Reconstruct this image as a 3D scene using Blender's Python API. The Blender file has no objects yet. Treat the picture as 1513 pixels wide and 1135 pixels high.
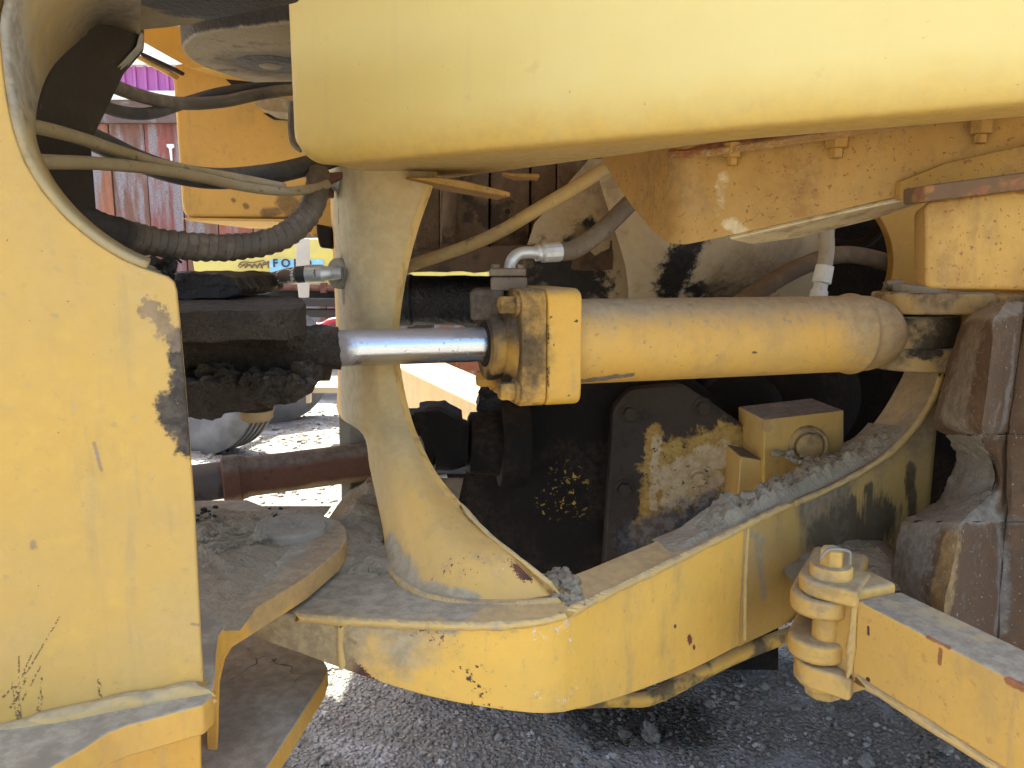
import bpy, bmesh, math, random
import numpy as np
from mathutils import Vector, Matrix, noise as mnoise
random.seed(7); np.random.seed(7)
V = Vector
# ---------------------------------------------------------------- camera, sky, sun, exposure
scene = bpy.context.scene
CAM_Z, PITCH, FPX, CX, CY = 1.2, math.radians(9.0), 1143.0, 756.5, 567.5
cam_data = bpy.data.cameras.new('camera'); cam = bpy.data.objects.new('camera', cam_data)
scene.collection.objects.link(cam); scene.camera = cam
cam.location = (0, 0, CAM_Z); cam.rotation_euler = (math.pi/2 - PITCH, 0, 0)
cam_data.sensor_fit = 'HORIZONTAL'; cam_data.sensor_width = 36.0
cam_data.lens = 36.0*FPX/1513.0; cam_data.clip_start = 0.02; cam_data.clip_end = 2000
SUN_AZ, SUN_EL = math.radians(-48), math.radians(64)
world = bpy.data.worlds.new('World'); scene.world = world; world.use_nodes = True
wn = world.node_tree; wn.nodes.clear()
sky = wn.nodes.new('ShaderNodeTexSky'); sky.sky_type = 'NISHITA'; sky.sun_disc = False
sky.sun_elevation = SUN_EL; sky.sun_rotation = SUN_AZ
sky.air_density = 0.95; sky.dust_density = 3.6; sky.ozone_density = 0.3
bg = wn.nodes.new('ShaderNodeBackground'); bg.inputs[1].default_value = 0.15
wo = wn.nodes.new('ShaderNodeOutputWorld')
wn.links.new(sky.outputs[0], bg.inputs[0]); wn.links.new(bg.outputs[0], wo.inputs[0])
sd = bpy.data.lights.new('sun', 'SUN'); sd.energy = 5.0; sd.angle = math.radians(0.53); sd.color = (1.0, 0.965, 0.85)
sun = bpy.data.objects.new('sun', sd); scene.collection.objects.link(sun)
sdir = V((math.sin(SUN_AZ)*math.cos(SUN_EL), math.cos(SUN_AZ)*math.cos(SUN_EL), math.sin(SUN_EL)))
sun.rotation_euler = sdir.to_track_quat('Z', 'Y').to_euler(); sun.location = (-3, 5, 9)
vs = scene.view_settings
vs.view_transform = 'Standard'; vs.look = 'None'; vs.gamma = 1.0; vs.use_curve_mapping = False
vs.exposure = 2.31
try:
    scene.cycles.use_denoising = True; scene.cycles.max_bounces = 6; scene.cycles.diffuse_bounces = 4; scene.cycles.adaptive_threshold = .03
except Exception: pass

# ---------------------------------------------------------------- measuring: sight lines to real places
_c, _s = math.cos(PITCH), math.sin(PITCH)
def ray(px, py):
    a, b = (px-CX)/FPX, -(py-CY)/FPX
    return V((a, _c + b*_s, -_s + b*_c))
ORG = V((0, 0, CAM_Z))
def P(px, py, Y):
    d = ray(px, py); return ORG + d*(Y/d.y)
def PZ(px, py, z):
    d = ray(px, py); return ORG + d*((z-CAM_Z)/d.z)
def PP(px, py, p0, n):
    d = ray(px, py); return ORG + d*((p0-ORG).dot(n)/d.dot(n))

# ---------------------------------------------------------------- materials
class NT:
    def __init__(s, name):
        s.m = bpy.data.materials.new(name); s.m.use_nodes = True
        s.t = s.m.node_tree; s.n = s.t.nodes; s.l = s.t.links; s.n.clear()
        s.out = s.n.new('ShaderNodeOutputMaterial'); s.b = s.n.new('ShaderNodeBsdfPrincipled')
        s.l.new(s.b.outputs[0], s.out.inputs[0])
        g = s.n.new('ShaderNodeNewGeometry'); s.cache = {}
        s.pos = s.vm('ADD', g.outputs['Position'], (0, 0, 0)); s.nrm = s.vm('ADD', g.outputs['Normal'], (0, 0, 0))
    def put(s, sock, v):
        if isinstance(v, bpy.types.NodeSocket): s.l.new(v, sock)
        elif isinstance(v, (tuple, list)) and len(v) == 3 and sock.type == 'RGBA': sock.default_value = (*v, 1)
        else: sock.default_value = v
    def math(s, op, a, b=0.0, clamp=False):
        n = s.n.new('ShaderNodeMath'); n.operation = op; n.use_clamp = clamp
        s.put(n.inputs[0], a); s.put(n.inputs[1], b); return n.outputs[0]
    def vm(s, op, a, b=(0, 0, 0), out=0):
        n = s.n.new('ShaderNodeVectorMath'); n.operation = op
        s.put(n.inputs[0], a); s.put(n.inputs[1], b); return n.outputs[out]
    def vscale(s, a, f):
        n = s.n.new('ShaderNodeVectorMath'); n.operation = 'SCALE'
        s.put(n.inputs[0], a); s.put(n.inputs[3], f); return n.outputs[0]
    def noise(s, scale, detail=5, rough=.6, stretch=(1, 1, 1), off=(0, 0, 0), dist=0):
        k = ('n', scale, detail, rough, stretch, off, dist)
        if k in s.cache: return s.cache[k]
        v = s.pos
        if stretch != (1, 1, 1): v = s.vm('MULTIPLY', v, stretch)
        if off != (0, 0, 0): v = s.vm('ADD', v, off)
        n = s.n.new('ShaderNodeTexNoise'); s.l.new(v, n.inputs['Vector'])
        n.inputs['Scale'].default_value = scale; n.inputs['Detail'].default_value = detail
        n.inputs['Roughness'].default_value = rough; n.inputs['Distortion'].default_value = dist
        s.cache[k] = n.outputs[0]; return n.outputs[0]
    def vor(s, scale, feature='DISTANCE_TO_EDGE', out=0, warp=0.0):
        n = s.n.new('ShaderNodeTexVoronoi'); n.feature = feature; n.inputs['Scale'].default_value = scale
        v = s.pos
        if warp:
            w = s.n.new('ShaderNodeTexNoise'); s.l.new(s.pos, w.inputs['Vector']); w.inputs['Scale'].default_value = scale*1.5
            v = s.vm('ADD', v, s.vscale(w.outputs[1], warp))
        s.l.new(v, n.inputs['Vector']); return n.outputs[out]
    def ramp(s, x, lo, hi, a=0.0, b=1.0):
        n = s.n.new('ShaderNodeMapRange'); n.interpolation_type = 'SMOOTHSTEP'
        s.put(n.inputs[0], x)
        if lo > hi: lo, hi, a, b = hi, lo, b, a
        for i, q in ((1, lo), (2, hi), (3, a), (4, b)): n.inputs[i].default_value = q
        return n.outputs[0]
    def mix(s, f, a, b):
        n = s.n.new('ShaderNodeMix'); n.data_type = 'RGBA'
        s.put(n.inputs[0], f); s.put(n.inputs[6], a); s.put(n.inputs[7], b); return n.outputs[2]
    def mixf(s, f, a, b):
        n = s.n.new('ShaderNodeMix'); n.data_type = 'FLOAT'
        s.put(n.inputs[0], f); s.put(n.inputs[2], a); s.put(n.inputs[3], b); return n.outputs[0]

# masks: functions of NT that give a 0..1 socket
def N(scale, lo, hi, detail=4, stretch=(1, 1, 1), off=(0, 0, 0), rough=.6, dist=0):
    return lambda t: t.ramp(t.noise(scale, detail, rough, stretch, off, dist), lo, hi)
def UP(lo=.35, hi=.9, amp=.5, scale=25):
    def f(t):
        x = t.n.new('ShaderNodeSeparateXYZ'); t.l.new(t.nrm, x.inputs[0])
        q = t.math('ADD', x.outputs[2], t.math('MULTIPLY', t.math('SUBTRACT', t.noise(scale, 4, .65), .5), amp))
        return t.ramp(q, lo, hi)
    return f
def HI(z0, z1, amp=.1, scale=15, stretch=(1, 1, 1)):      # mask by height, ragged border
    def f(t):
        x = t.n.new('ShaderNodeSeparateXYZ'); t.l.new(t.pos, x.inputs[0])
        q = t.math('ADD', x.outputs[2], t.math('MULTIPLY', t.math('SUBTRACT', t.noise(scale, 6, .65, stretch), .5), amp))
        return t.ramp(q, z0, z1)
    return f
def SEG(segs, nscale=40, amp=.8, soft=.25, detail=4, rough=.7, stretch=(1, 1, 1)):   # ragged stains and tints along short lines: (a, b, radius)
    def f(t):
        best = None
        for a, b, r in segs:
            a, b = V(a), V(b); ba = b-a
            pa = t.vm('SUBTRACT', t.pos, tuple(a))
            if ba.length > 1e-5:
                h = t.math('MULTIPLY', t.vm('DOT_PRODUCT', pa, tuple(ba), 1), 1/ba.length_squared, True)
                pa = t.vm('SUBTRACT', pa, t.vscale(tuple(ba), h))
            d = t.math('MULTIPLY', t.vm('LENGTH', pa, out=1), 1/r)
            best = d if best is None else t.math('MINIMUM', best, d)
        if amp:
            best = t.math('ADD', best, t.math('MULTIPLY', t.math('SUBTRACT', t.noise(nscale, detail, rough, stretch), .5), amp*2))
        return t.ramp(best, 1+soft, 1-soft)
    return f
def CHIP(segs, scale=130, lo=.58, hi=.61, stretch=(1, 1, 1), off=(0, 0, 0), detail=5):   # chips scattered inside worn areas
    return lambda t: t.ramp(t.math('ADD', t.noise(scale, detail, .72, stretch, off), t.math('MULTIPLY', SEG(segs, 1, 0, .9)(t), .22)), lo+.22, hi+.22)
def MUL(*fs):
    def f(t):
        r = fs[0](t)
        for g in fs[1:]: r = t.math('MULTIPLY', r, g(t))
        return r
    return f
def K(fs, k): return lambda t: t.math('MULTIPLY', fs(t), k)
def CRACK(scale, w=.04, warp=.02): return lambda t: t.ramp(t.vor(scale, warp=warp), w, 0.0)

def mat(name, base, rough=.6, metal=0.0, var=.18, vscale=9, layers=(), bump=.25, bscale=140, bdist=.002, spec=.35, crack=None, streak=0.0, coat=0.0):
    t = NT(name)
    n1 = t.noise(vscale, 4, .65); n2 = t.noise(vscale*11, 2, .6)
    f = t.math('ADD', t.math('MULTIPLY', t.math('SUBTRACT', n1, .5), var*2.2), t.math('MULTIPLY', t.math('SUBTRACT', n2, .5), var*.9))
    if streak:
        f = t.math('ADD', f, t.math('MULTIPLY', t.math('SUBTRACT', t.noise(22, 5, .6, (1, 1, .08)), .5), streak))
    f = t.math('ADD', t.math('MULTIPLY', f, .5), .5, True)
    col = t.mix(f, tuple(0*c for c in base), tuple(2*c for c in base))
    ro = t.math('ADD', rough, t.math('MULTIPLY', t.math('SUBTRACT', n1, .5), .25))
    me = metal; did_h = did_g = False
    h = t.math('MULTIPLY', t.noise(bscale, 3, .6), bump)
    for L in layers:
        m = L['mask'](t)
        if 'a' in L: m = t.math('MULTIPLY', m, L['a'])
        c = L['col']
        if isinstance(c[0], (tuple, list)):
            c = t.mix(t.ramp(t.noise(L.get('cs', 60), 3, .7), .35, .65), c[0], c[1])
        col = t.mix(m, col, c); ro = t.mixf(m, ro, L.get('rough', .85))
        if not isinstance(me, float) or me != L.get('metal', 0.0): me = t.mixf(m, me, L.get('metal', 0.0))
        if L.get('h') and not did_h and len(layers) < 8:
            did_h = True
            h = t.math('ADD', h, t.math('MULTIPLY', m, L['h']))
        if L.get('g') and not did_g:
            did_g = True
            h = t.math('ADD', h, t.math('MULTIPLY', t.math('MULTIPLY', t.noise(L.get('gs', 180), 3, .7), m), L['g']))
    if crack:
        h = t.math('SUBTRACT', h, t.math('MULTIPLY', CRACK(*crack)(t), 1.2))
    t.put(t.b.inputs['Base Color'], col); t.put(t.b.inputs['Roughness'], ro); t.put(t.b.inputs['Metallic'], me)
    t.b.inputs['Specular IOR Level'].default_value = spec
    if coat: t.b.inputs['Coat Weight'].default_value = coat; t.b.inputs['Coat Roughness'].default_value = .3
    bn = t.n.new('ShaderNodeBump'); bn.inputs['Strength'].default_value = 1.0; bn.inputs['Distance'].default_value = bdist
    t.l.new(h, bn.inputs['Height']); t.l.new(bn.outputs[0], t.b.inputs['Normal'])
    return t.m

YEL = (0.64, 0.345, 0.062); YPALE = (0.66, 0.42, 0.09)
DUST = ((0.36, 0.295, 0.185), (0.26, 0.22, 0.145)); GREY_DUST = ((0.35, 0.308, 0.22), (0.24, 0.211, 0.148))
RUST = ((0.13, 0.05, 0.026), (0.07, 0.032, 0.022)); ORUST = ((0.30, 0.12, 0.03), (0.19, 0.075, 0.03))
GREASE = ((0.016, 0.013, 0.009), (0.006, 0.005, 0.0045)); BGREASE = ((0.062, 0.046, 0.030), (0.022, 0.018, 0.013))
DARK_CHIP = ((0.09, 0.045, 0.03), (0.05, 0.035, 0.03))
def L(mask, col, **k): return dict(mask=mask, col=col, **k)
def film(a=.5): return L(N(5, .3, .75), DUST, a=a)
def chips(off=(0, 0, 0), lo=.735, hi=.75, scale=38): return L(N(scale, lo, hi, 8, off=off, rough=.72), DARK_CHIP, h=-.6, rough=.8)
def specks(off=(3, 1, 2), lo=.72, hi=.76, scale=260, col=DARK_CHIP): return L(N(scale, lo, hi, 3, off=off), col, a=.8)

# ---------------------------------------------------------------- geometry helpers
def catmull(pts, n=8, closed=False):
    pts = [V(p) for p in pts]; out = []; m = len(pts)
    rng = range(m) if closed else range(m-1)
    for i in rng:
        if closed: p0, p1, p2, p3 = pts[i-1], pts[i], pts[(i+1) % m], pts[(i+2) % m]
        else:
            p1, p2 = pts[i], pts[i+1]
            p0 = pts[i-1] if i else p1*2-p2
            p3 = pts[i+2] if i+2 < m else p2*2-p1
        for k in range(n):
            u = k/n
            out.append(.5*((2*p1)+(p2-p0)*u+(2*p0-5*p1+4*p2-p3)*u*u+(3*p1-p0-3*p2+p3)*u**3))
    if not closed: out.append(pts[-1])
    return out
def rounded(pts, r, n=4):
    """polygon with its corners cut to arcs; r a number or one per corner"""
    pts = [V(p) for p in pts]; out = []; m = len(pts)
    for i, p in enumerate(pts):
        ri = r[i] if isinstance(r, (list, tuple)) else r
        a, b = pts[i-1]-p, pts[(i+1) % m]-p
        if ri <= 0: out.append(p); continue
        q = min(ri, a.length*.48, b.length*.48)
        pa, pb = p+a.normalized()*q, p+b.normalized()*q
        for k in range(n+1):
            u = k/n; out.append(pa*(1-u)**2+p*2*u*(1-u)+pb*u*u)
    return out
def fixn(bm): bmesh.ops.recalc_face_normals(bm, faces=bm.faces[:])
def prism(bm, pts, vec):
    vec = V(vec); a = [bm.verts.new(p) for p in pts]; b = [bm.verts.new(V(p)+vec) for p in pts]; m = len(pts)
    bm.faces.new(a); bm.faces.new(b[::-1])
    for i in range(m): bm.faces.new((a[i], b[i], b[(i+1) % m], a[(i+1) % m]))
def loft(bm, rows, closed=False, cap=False):
    vr = [[bm.verts.new(p) for p in r] for r in rows]; m = len(rows[0])
    for i in range(len(vr)-1):
        for j in range(m if closed else m-1):
            k = (j+1) % m
            bm.faces.new((vr[i][j], vr[i][k], vr[i+1][k], vr[i+1][j]))
    if cap: bm.faces.new(vr[0]); bm.faces.new(vr[-1][::-1])
def frame(d):
    d = V(d).normalized(); u = d.cross(V((0, 0, 1)))
    if u.length < .05: u = d.cross(V((0, 1, 0)))
    u.normalize(); return d, u, u.cross(d).normalized()
def tube(bm, pts, r, seg=14, cap=True):
    pts = [V(p) for p in pts]; rows = []; m = len(pts); u = None
    for i, p in enumerate(pts):
        d = (pts[min(i+1, m-1)]-pts[max(i-1, 0)]).normalized()
        if u is None: _, u, w = frame(d)
        else: u = (u-d*u.dot(d)).normalized()
        w = d.cross(u)
        ri = r[i] if isinstance(r, (list, tuple)) else (r(i/(m-1)) if callable(r) else r)
        rows.append([p+(u*math.cos(a)+w*math.sin(a))*ri for a in [2*math.pi*k/seg for k in range(seg)]])
    loft(bm, rows, True, cap)
def lathe(bm, p0, d, prof, seg=32, cap=True):
    d, u, w = frame(d); p0 = V(p0)
    rows = [[p0+d*t+(u*math.cos(a)+w*math.sin(a))*max(r, 1e-4) for a in [2*math.pi*k/seg for k in range(seg)]] for t, r in prof]
    loft(bm, rows, True, cap)
def hexbolt(bm, p, d, r, h, washer=True, seg=6):
    if washer: lathe(bm, p, d, [(0, r*1.35), (h*.18, r*1.35), (h*.22, r*1.25)], 20)
    lathe(bm, V(p)+V(d).normalized()*(h*.2 if washer else 0), d, [(0, r), (h*.75, r), (h*.85, r*.88)], seg)
def bead(bm, pts, r, step=.006, lag=.5, seg=10, up=None):
    """weld bead: overlapping ripples along a line"""
    path = catmull(pts, 30); acc = [0.0]
    for a, b in zip(path, path[1:]): acc.append(acc[-1]+(b-a).length)
    n = max(8, int(acc[-1]/step*4)); rows = []; u = None; j = 0
    for i in range(n+1):
        s = acc[-1]*i/n
        while j < len(acc)-2 and acc[j+1] < s: j += 1
        f = (s-acc[j])/max(acc[j+1]-acc[j], 1e-9); p = path[j].lerp(path[j+1], f); d = (path[j+1]-path[j]).normalized()
        if u is None: _, u, w = frame(d)
        else: u = (u-d*u.dot(d)).normalized()
        w = d.cross(u); ph = (s/step) % 1.0
        rr = r*(.92+.10*math.sqrt(max(0, 1-(2*ph-1)**2)))*(1+.30*mnoise.noise(p*38)+.12*mnoise.noise(p*160))
        rows.append([p+(u*math.cos(a)+w*math.sin(a))*rr+d*step*lag*math.cos(a*2) for a in [2*math.pi*k/seg for k in range(seg)]])
    loft(bm, rows, True, True)
def roughen(bm, size, amp, scale, octv=4, lump=0.0):
    for _ in range(6):
        es = [e for e in bm.edges if e.calc_length() > size]
        if not es: break
        bmesh.ops.subdivide_edges(bm, edges=es, cuts=1, use_grid_fill=True)
        bmesh.ops.triangulate(bm, faces=[f for f in bm.faces if len(f.verts) > 4])
    fixn(bm); bm.normal_update()
    mv = []
    for v in bm.verts:
        q = v.co*scale; k = mnoise.fractal(q, .9, 2.0, octv)
        if lump:
            d = mnoise.voronoi(v.co*scale*1.6)[0]; k += lump*(d[1]-d[0]-.3)
        mv.append(v.normal*(k*amp))
    for v, o in zip(bm.verts, mv): v.co += o
def blob(bm, c, r, squash=.75, det=2, rs=None):
    m = bmesh.ops.create_icosphere(bm, subdivisions=det, radius=r)['verts']; o = V((random.random()*50,)*3); c = V(c)
    R = Matrix.Rotation(random.random()*6.3, 3, 'Z') @ Matrix.Rotation(random.uniform(-.5, .5), 3, 'X'); sx = random.uniform(.75, 1.3)
    for v in m:
        k = 1+.55*mnoise.fractal(v.co/r*1.3+o, .6, 2, 4)
        v.co = c+R @ V((v.co.x*k*sx, v.co.y*k, v.co.z*k*squash))

COL = scene.collection
def mesh_obj(name, bm, m, parent=None, base=None, bevel=0.0, smooth=True, solid=None, segs=2, angle=35, sub=0):
    fixn(bm)
    base = V(base) if base is not None else (V(parent['_b']) if parent is not None else V((0, 0, 0)))
    if smooth:
        for f in bm.faces: f.smooth = True
    bm.transform(Matrix.Translation(-base))
    me = bpy.data.meshes.new(name); bm.to_mesh(me); bm.free()
    if m: me.materials.append(m)
    o = bpy.data.objects.new(name, me); COL.objects.link(o)
    if parent is not None: o.parent = parent
    else: o.location = base
    o['_b'] = tuple(base)
    if smooth and not bevel:
        try: me.set_sharp_from_angle(angle=math.radians(angle))
        except Exception: pass
    if solid:
        md = o.modifiers.new('thick', 'SOLIDIFY'); md.thickness = abs(solid); md.offset = -1 if solid > 0 else 1; md.use_even_offset = False
    if sub:
        md = o.modifiers.new('sub', 'SUBSURF'); md.levels = sub; md.render_levels = sub
    if bevel:
        md = o.modifiers.new('edge', 'BEVEL'); md.width = bevel; md.segments = segs; md.limit_method = 'ANGLE'; md.angle_limit = math.radians(32); md.harden_normals = True
    return o
def thing(name, label, cat, base, group=None):
    o = bpy.data.objects.new(name, None); COL.objects.link(o); o.location = base; o['_b'] = tuple(base); o.empty_display_size = .05
    return tag(o, label, cat, group)
def tag(o, label, cat, group=None, kind=None):
    o['label'] = label
    if cat: o['category'] = cat
    if group: o['group'] = group
    if kind: o['kind'] = kind
    return o
def part(name, m, parent, *calls, **kw):
    bm = bmesh.new()
    for fn, *a in calls: fn(bm, *a)
    return mesh_obj(name, bm, m, parent, **kw)
def single(name, label, cat, m, base, *calls, group=None, kind=None, **kw):
    return tag(part(name, m, None, *calls, base=base, **kw), label, cat, group, kind)
def PX(pts, Y): return [P(x, y, Y) for x, y in pts]
def PXZ(pts, z): return [PZ(x, y, z) for x, y in pts]
def on(pts): return [P(*p) for p in pts]

exec_parts = True
# ================================================================ SETTING: ground, gravel
def axis(fine0, fine1, step, far):
    a = list(np.arange(fine0, fine1+1e-6, step)); s = step; lo, hi = a[0], a[-1]
    while hi < far: s *= 1.35; hi += s; a.append(hi)
    s = step; b = []
    while lo > -far: s *= 1.35; lo -= s; b.append(lo)
    return b[::-1]+a
gx, gy = axis(-3, 2.5, .04, 600), axis(1.2, 6.5, .04, 600)
def gz(x, y):
    return .010*mnoise.fractal(V((x*2.2, y*2.2, 3)), .9, 2, 4)+.004*mnoise.noise(V((x*19, y*19, 1)))
gv = [(x, y, gz(x, y) if abs(x) < 30 and abs(y) < 30 else 0) for y in gy for x in gx]; W_ = len(gx)
gf = [(j*W_+i, j*W_+i+1, (j+1)*W_+i+1, (j+1)*W_+i) for j in range(len(gy)-1) for i in range(W_-1)]
gme = bpy.data.meshes.new('ground'); gme.from_pydata(gv, [], gf)
oil = [(PZ(900, 1075, 0), PZ(1000, 1060, 0), .10), (PZ(880, 1060, 0), PZ(1010, 1075, 0), .09)]
ground_m = mat('gravel_ground', (0.25, 0.238, 0.205), .95, var=.30, vscale=3.5, bump=.8, bscale=110, bdist=.008, spec=.15, layers=[
    L(lambda t: t.ramp(t.vor(75, 'F1', 0), .25, .62), ((0.13, 0.12, 0.11), (0.19, 0.175, 0.155)), h=-1.0, a=.8),
    L(N(3.2, .48, .66), ((0.44, 0.44, 0.43), (0.30, 0.30, 0.29)), a=.75, rough=1),
    L(N(45, .60, .75, 4), (0.37, 0.35, 0.32), a=.6),
    L(N(1.1, .55, .7), ((0.18, 0.16, 0.11), (0.25, 0.22, 0.16)), a=.35),
    L(SEG(oil, 22, .7, .55), ((0.030, 0.026, 0.020), (0.055, 0.048, 0.038)), a=.95, rough=.7)])
gme.materials.append(ground_m)
for p in gme.polygons: p.use_smooth = True
go = bpy.data.objects.new('ground', gme); COL.objects.link(go); go['kind'] = 'structure'; go['label'] = 'grey gravel yard ground with a dark oil stain'

def stone_cloud(name, areas, m):
    ico = bmesh.new(); bmesh.ops.create_icosphere(ico, subdivisions=1, radius=1)
    ico.verts.ensure_lookup_table(); bv = np.array([v.co[:] for v in ico.verts]); bf = np.array([[v.index for v in f.verts] for f in ico.faces]); ico.free()
    vs_, fs_ = [], []; k = 0
    for n, x0, x1, y0, y1, r0, r1 in areas:
        for _ in range(n):
            x, y = random.uniform(x0, x1), random.uniform(y0, y1); r = r0+(r1-r0)*random.random()**3
            pts = bv*(1+np.random.uniform(-.28, .28, (len(bv), 1)))*r*np.array([random.uniform(.7, 1.25), random.uniform(.7, 1.25), random.uniform(.45, .8)])
            a = random.random()*6.3; c, s = math.cos(a), math.sin(a)
            pts = np.stack([pts[:, 0]*c-pts[:, 1]*s, pts[:, 0]*s+pts[:, 1]*c, pts[:, 2]], 1)+np.array([x, y, gz(x, y)+r*.2])
            vs_.append(pts); fs_.append(bf+k); k += len(bv)
    me = bpy.data.meshes.new(name); me.from_pydata(np.concatenate(vs_).tolist(), [], np.concatenate(fs_).tolist())
    me.materials.append(m); o = bpy.data.objects.new(name, me); COL.objects.link(o); return o
stone_m = mat('stone', (0.20, 0.188, 0.16), .9, var=.5, vscale=30, bump=.4, bscale=200, layers=[
    L(N(14, .55, .6, 2), ((0.42, 0.41, 0.39), (0.33, 0.32, 0.30)), a=.8), L(N(11, .55, .6, 2, off=(4, 4, 4)), ((0.16, 0.14, 0.125), (0.21, 0.18, 0.15)), a=.8),
    L(SEG(oil, 22, .7, .55), ((0.045, 0.039, 0.03), (0.075, 0.066, 0.05)), a=.85, rough=.7)])
g = stone_cloud('gravel', [(14000, -1.3, 1.6, 1.45, 2.8, .0025, .0085), (900, -1.3, 1.6, 1.45, 2.8, .006, .017), (3500, -3.2, .6, 3.0, 6.2, .006, .022), (500, -3.2, .6, 3.0, 6.2, .015, .035)], stone_m)
tag(g, 'loose grey gravel stones scattered over the yard', 'gravel', kind='stuff')
for (px, py, r, lab) in ((963, 1088, .026, 'pale angular stone lying on the dark oil stain'), (1224, 1048, .014, 'small flat pale stone on gravel below the pivot pin'),
                         (1280, 1128, .016, 'rounded grey stone at the bottom edge below the lock bar'), (1395, 1108, .017, 'dark stone under the far end of the lock bar')):
    c = PZ(px, py, .008); single('stone', lab, 'stone', stone_m, c, (blob, c+V((0, 0, r*.4)), r, .7, 3), angle=25)

# ================================================================ BACKGROUND: barn, tractor, blade, posts
def plankmat(i):
    random.seed(100+i)
    red = (0.20+random.uniform(-.05, .05), 0.075+random.uniform(-.015, .03), 0.055); grey = (0.24, 0.21, 0.21)
    return mat('weathered_plank', red, .9, var=.35, vscale=3, streak=.8, bump=.5, bscale=60, layers=[
        L(N(3.0, .45, .62, 6, (2.5, 1, .35), (i*3.1, i, 0)), ((0.27, 0.235, 0.235), (0.17, 0.14, 0.14))), L(N(26, .63, .72, 6, (1, 1, .35), (i, 0, i)), ((0.05, 0.04, 0.035), (0.10, 0.06, 0.05)), a=.8),
        L(N(40, .70, .74, 5), (0.45, 0.42, 0.40), a=.7)])
pm = [plankmat(i) for i in range(5)]; random.seed(8)
BY = 9.6
barn = thing('barn', 'weathered red plank barn with purple metal band and white trim behind the machine', 'barn', (-3.5, BY, 0))
z_e = P(200, 182, BY).z; xl = -9.0; i = 0
while xl < 1.8:
    w = .43+random.uniform(-.03, .03); t_ = random.uniform(.02, .035)
    part('plank', pm[i % 5], barn, (prism, [V((xl+.008, BY-t_, 0)), V((xl+w-.008, BY-t_, 0)), V((xl+w-.008, BY-t_, z_e+.05)), V((xl+.008, BY-t_, z_e+.05))], (0, .05, 0)), smooth=False)
    xl += w; i += 1
eave_m = mat('eave_board', (0.13, 0.085, 0.075), .9, var=.4, streak=.3, layers=[L(N(6, .5, .65), (0.24, 0.21, 0.21), a=.6)])
white_m = mat('white_trim', (0.75, 0.74, 0.70), .7, var=.06)
purple_m = mat('purple_metal', (0.36, 0.10, 0.30), .45, var=.10, vscale=2)
dark_m = mat('dark_gap', (0.02, 0.017, 0.015), .95)
part('backing', dark_m, barn, (prism, [V((-9.1, BY+.03, 0)), V((1.9, BY+.03, 0)), V((1.9, BY+.03, z_e)), V((-9.1, BY+.03, z_e))], (0, .05, 0)), smooth=False)
def hbar(bm, y0, y1, Y, dY, x0=-9.1, x1=2.2):
    za, zb = P(200, y1, BY).z, P(200, y0, BY).z
    prism(bm, [V((x0, Y, za)), V((x1, Y, za)), V((x1, Y, zb)), V((x0, Y, zb))], (0, dY, 0))
part('eave_board', eave_m, barn, (hbar, 152, 184, BY-.12, .2), smooth=False)
part('trim_board', white_m, barn, (hbar, 138.5, 151, BY-.16, .25), smooth=False)
part('fascia', white_m, barn, (hbar, 40, 101, BY-.18, .3), smooth=False)
pz0, pz1 = P(200, 138, BY).z, P(200, 102, BY).z
for k in range(28):
    x = -9.0+k*.38
    part('metal_panel', purple_m, barn, (prism, [V((x+.003, BY-.10, pz0)), V((x+.377, BY-.10, pz0)), V((x+.377, BY-.10, pz1)), V((x+.003, BY-.10, pz1))], (0, .02, 0)),
         *[(prism, [V((x+q, BY-.13, pz0)), V((x+q+.03, BY-.13, pz0)), V((x+q+.03, BY-.13, pz1)), V((x+q, BY-.13, pz1))], (0, .025, 0)) for q in (.02, .145, .27)], smooth=False)
hm = mat('white_hinge', (0.7, 0.7, 0.68), .5)
hh = P(251, 222, BY-.06)
part('hinge', hm, barn, (prism, [hh+V((-.035, 0, .07)), hh+V((.05, 0, .07)), hh+V((.05, 0, .03)), hh+V((.02, 0, .02)), hh+V((.02, 0, -.12)), hh+V((-.0, 0, -.12)), hh+V((-.01, 0, .02)), hh+V((-.035, 0, .04))], (0, .02, 0)), smooth=False)

# yellow tractor parked behind
TY = 7.0; TK = TY/5
tyel = mat('tractor_yellow', (0.58, 0.50, 0.13), .5, var=.08, layers=[film(.3), specks()])
tred = mat('red_brown_iron', (0.12, 0.055, 0.045), .8, layers=[L(N(20, .5, .6), RUST)])
tblack = mat('black_iron', (0.03, 0.028, 0.027), .6); badge_m = mat('light_blue_badge', (0.22, 0.50, 0.72), .5, var=.1, layers=[L(N(30, .55, .7), (0.6, .65, .68), a=.5)])
letter_m = mat('badge_letter', (0.03, 0.035, 0.06), .5); tyrewhite = mat('dusty_tyre', (0.075, 0.075, 0.078), .9, var=.2, layers=[L(N(8, .3, .7), (0.15, 0.148, 0.14), a=.6)])
scriptm = mat('faded_script', (0.16, 0.11, 0.07), .8)
tr = thing('tractor', 'old yellow tractor with a light blue FORD badge parked in the sun behind', 'tractor', (-1.6, TY, 0))
def tb(x0, y0, x1, y1, Y, d): return [P(x0, y1, Y), P(x1, y1, Y), P(x1, y0, Y), P(x0, y0, Y)], (0, d, 0)
part('hood', tyel, tr, (prism, rounded(PX([(290, 425), (720, 425), (720, 352), (300, 352), (282, 372)], TY), [.02, .02, .03, .05, .05]), (0, .7, 0)), bevel=.02)
part('hood_ridge', tyel, tr, (prism, *tb(330, 403, 720, 411, TY-.02, .1)), bevel=.006)
bd = part('badge', badge_m, tr, (prism, *tb(399, 383.5, 478, 403, TY-.012, .012)), bevel=.002)
fc = bpy.data.curves.new('letters', 'FONT'); fc.body = 'FORD'; fc.size = .072*TK; fc.extrude = .004; fc.offset = .0012*TK; fc.space_character = 1.55
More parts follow.
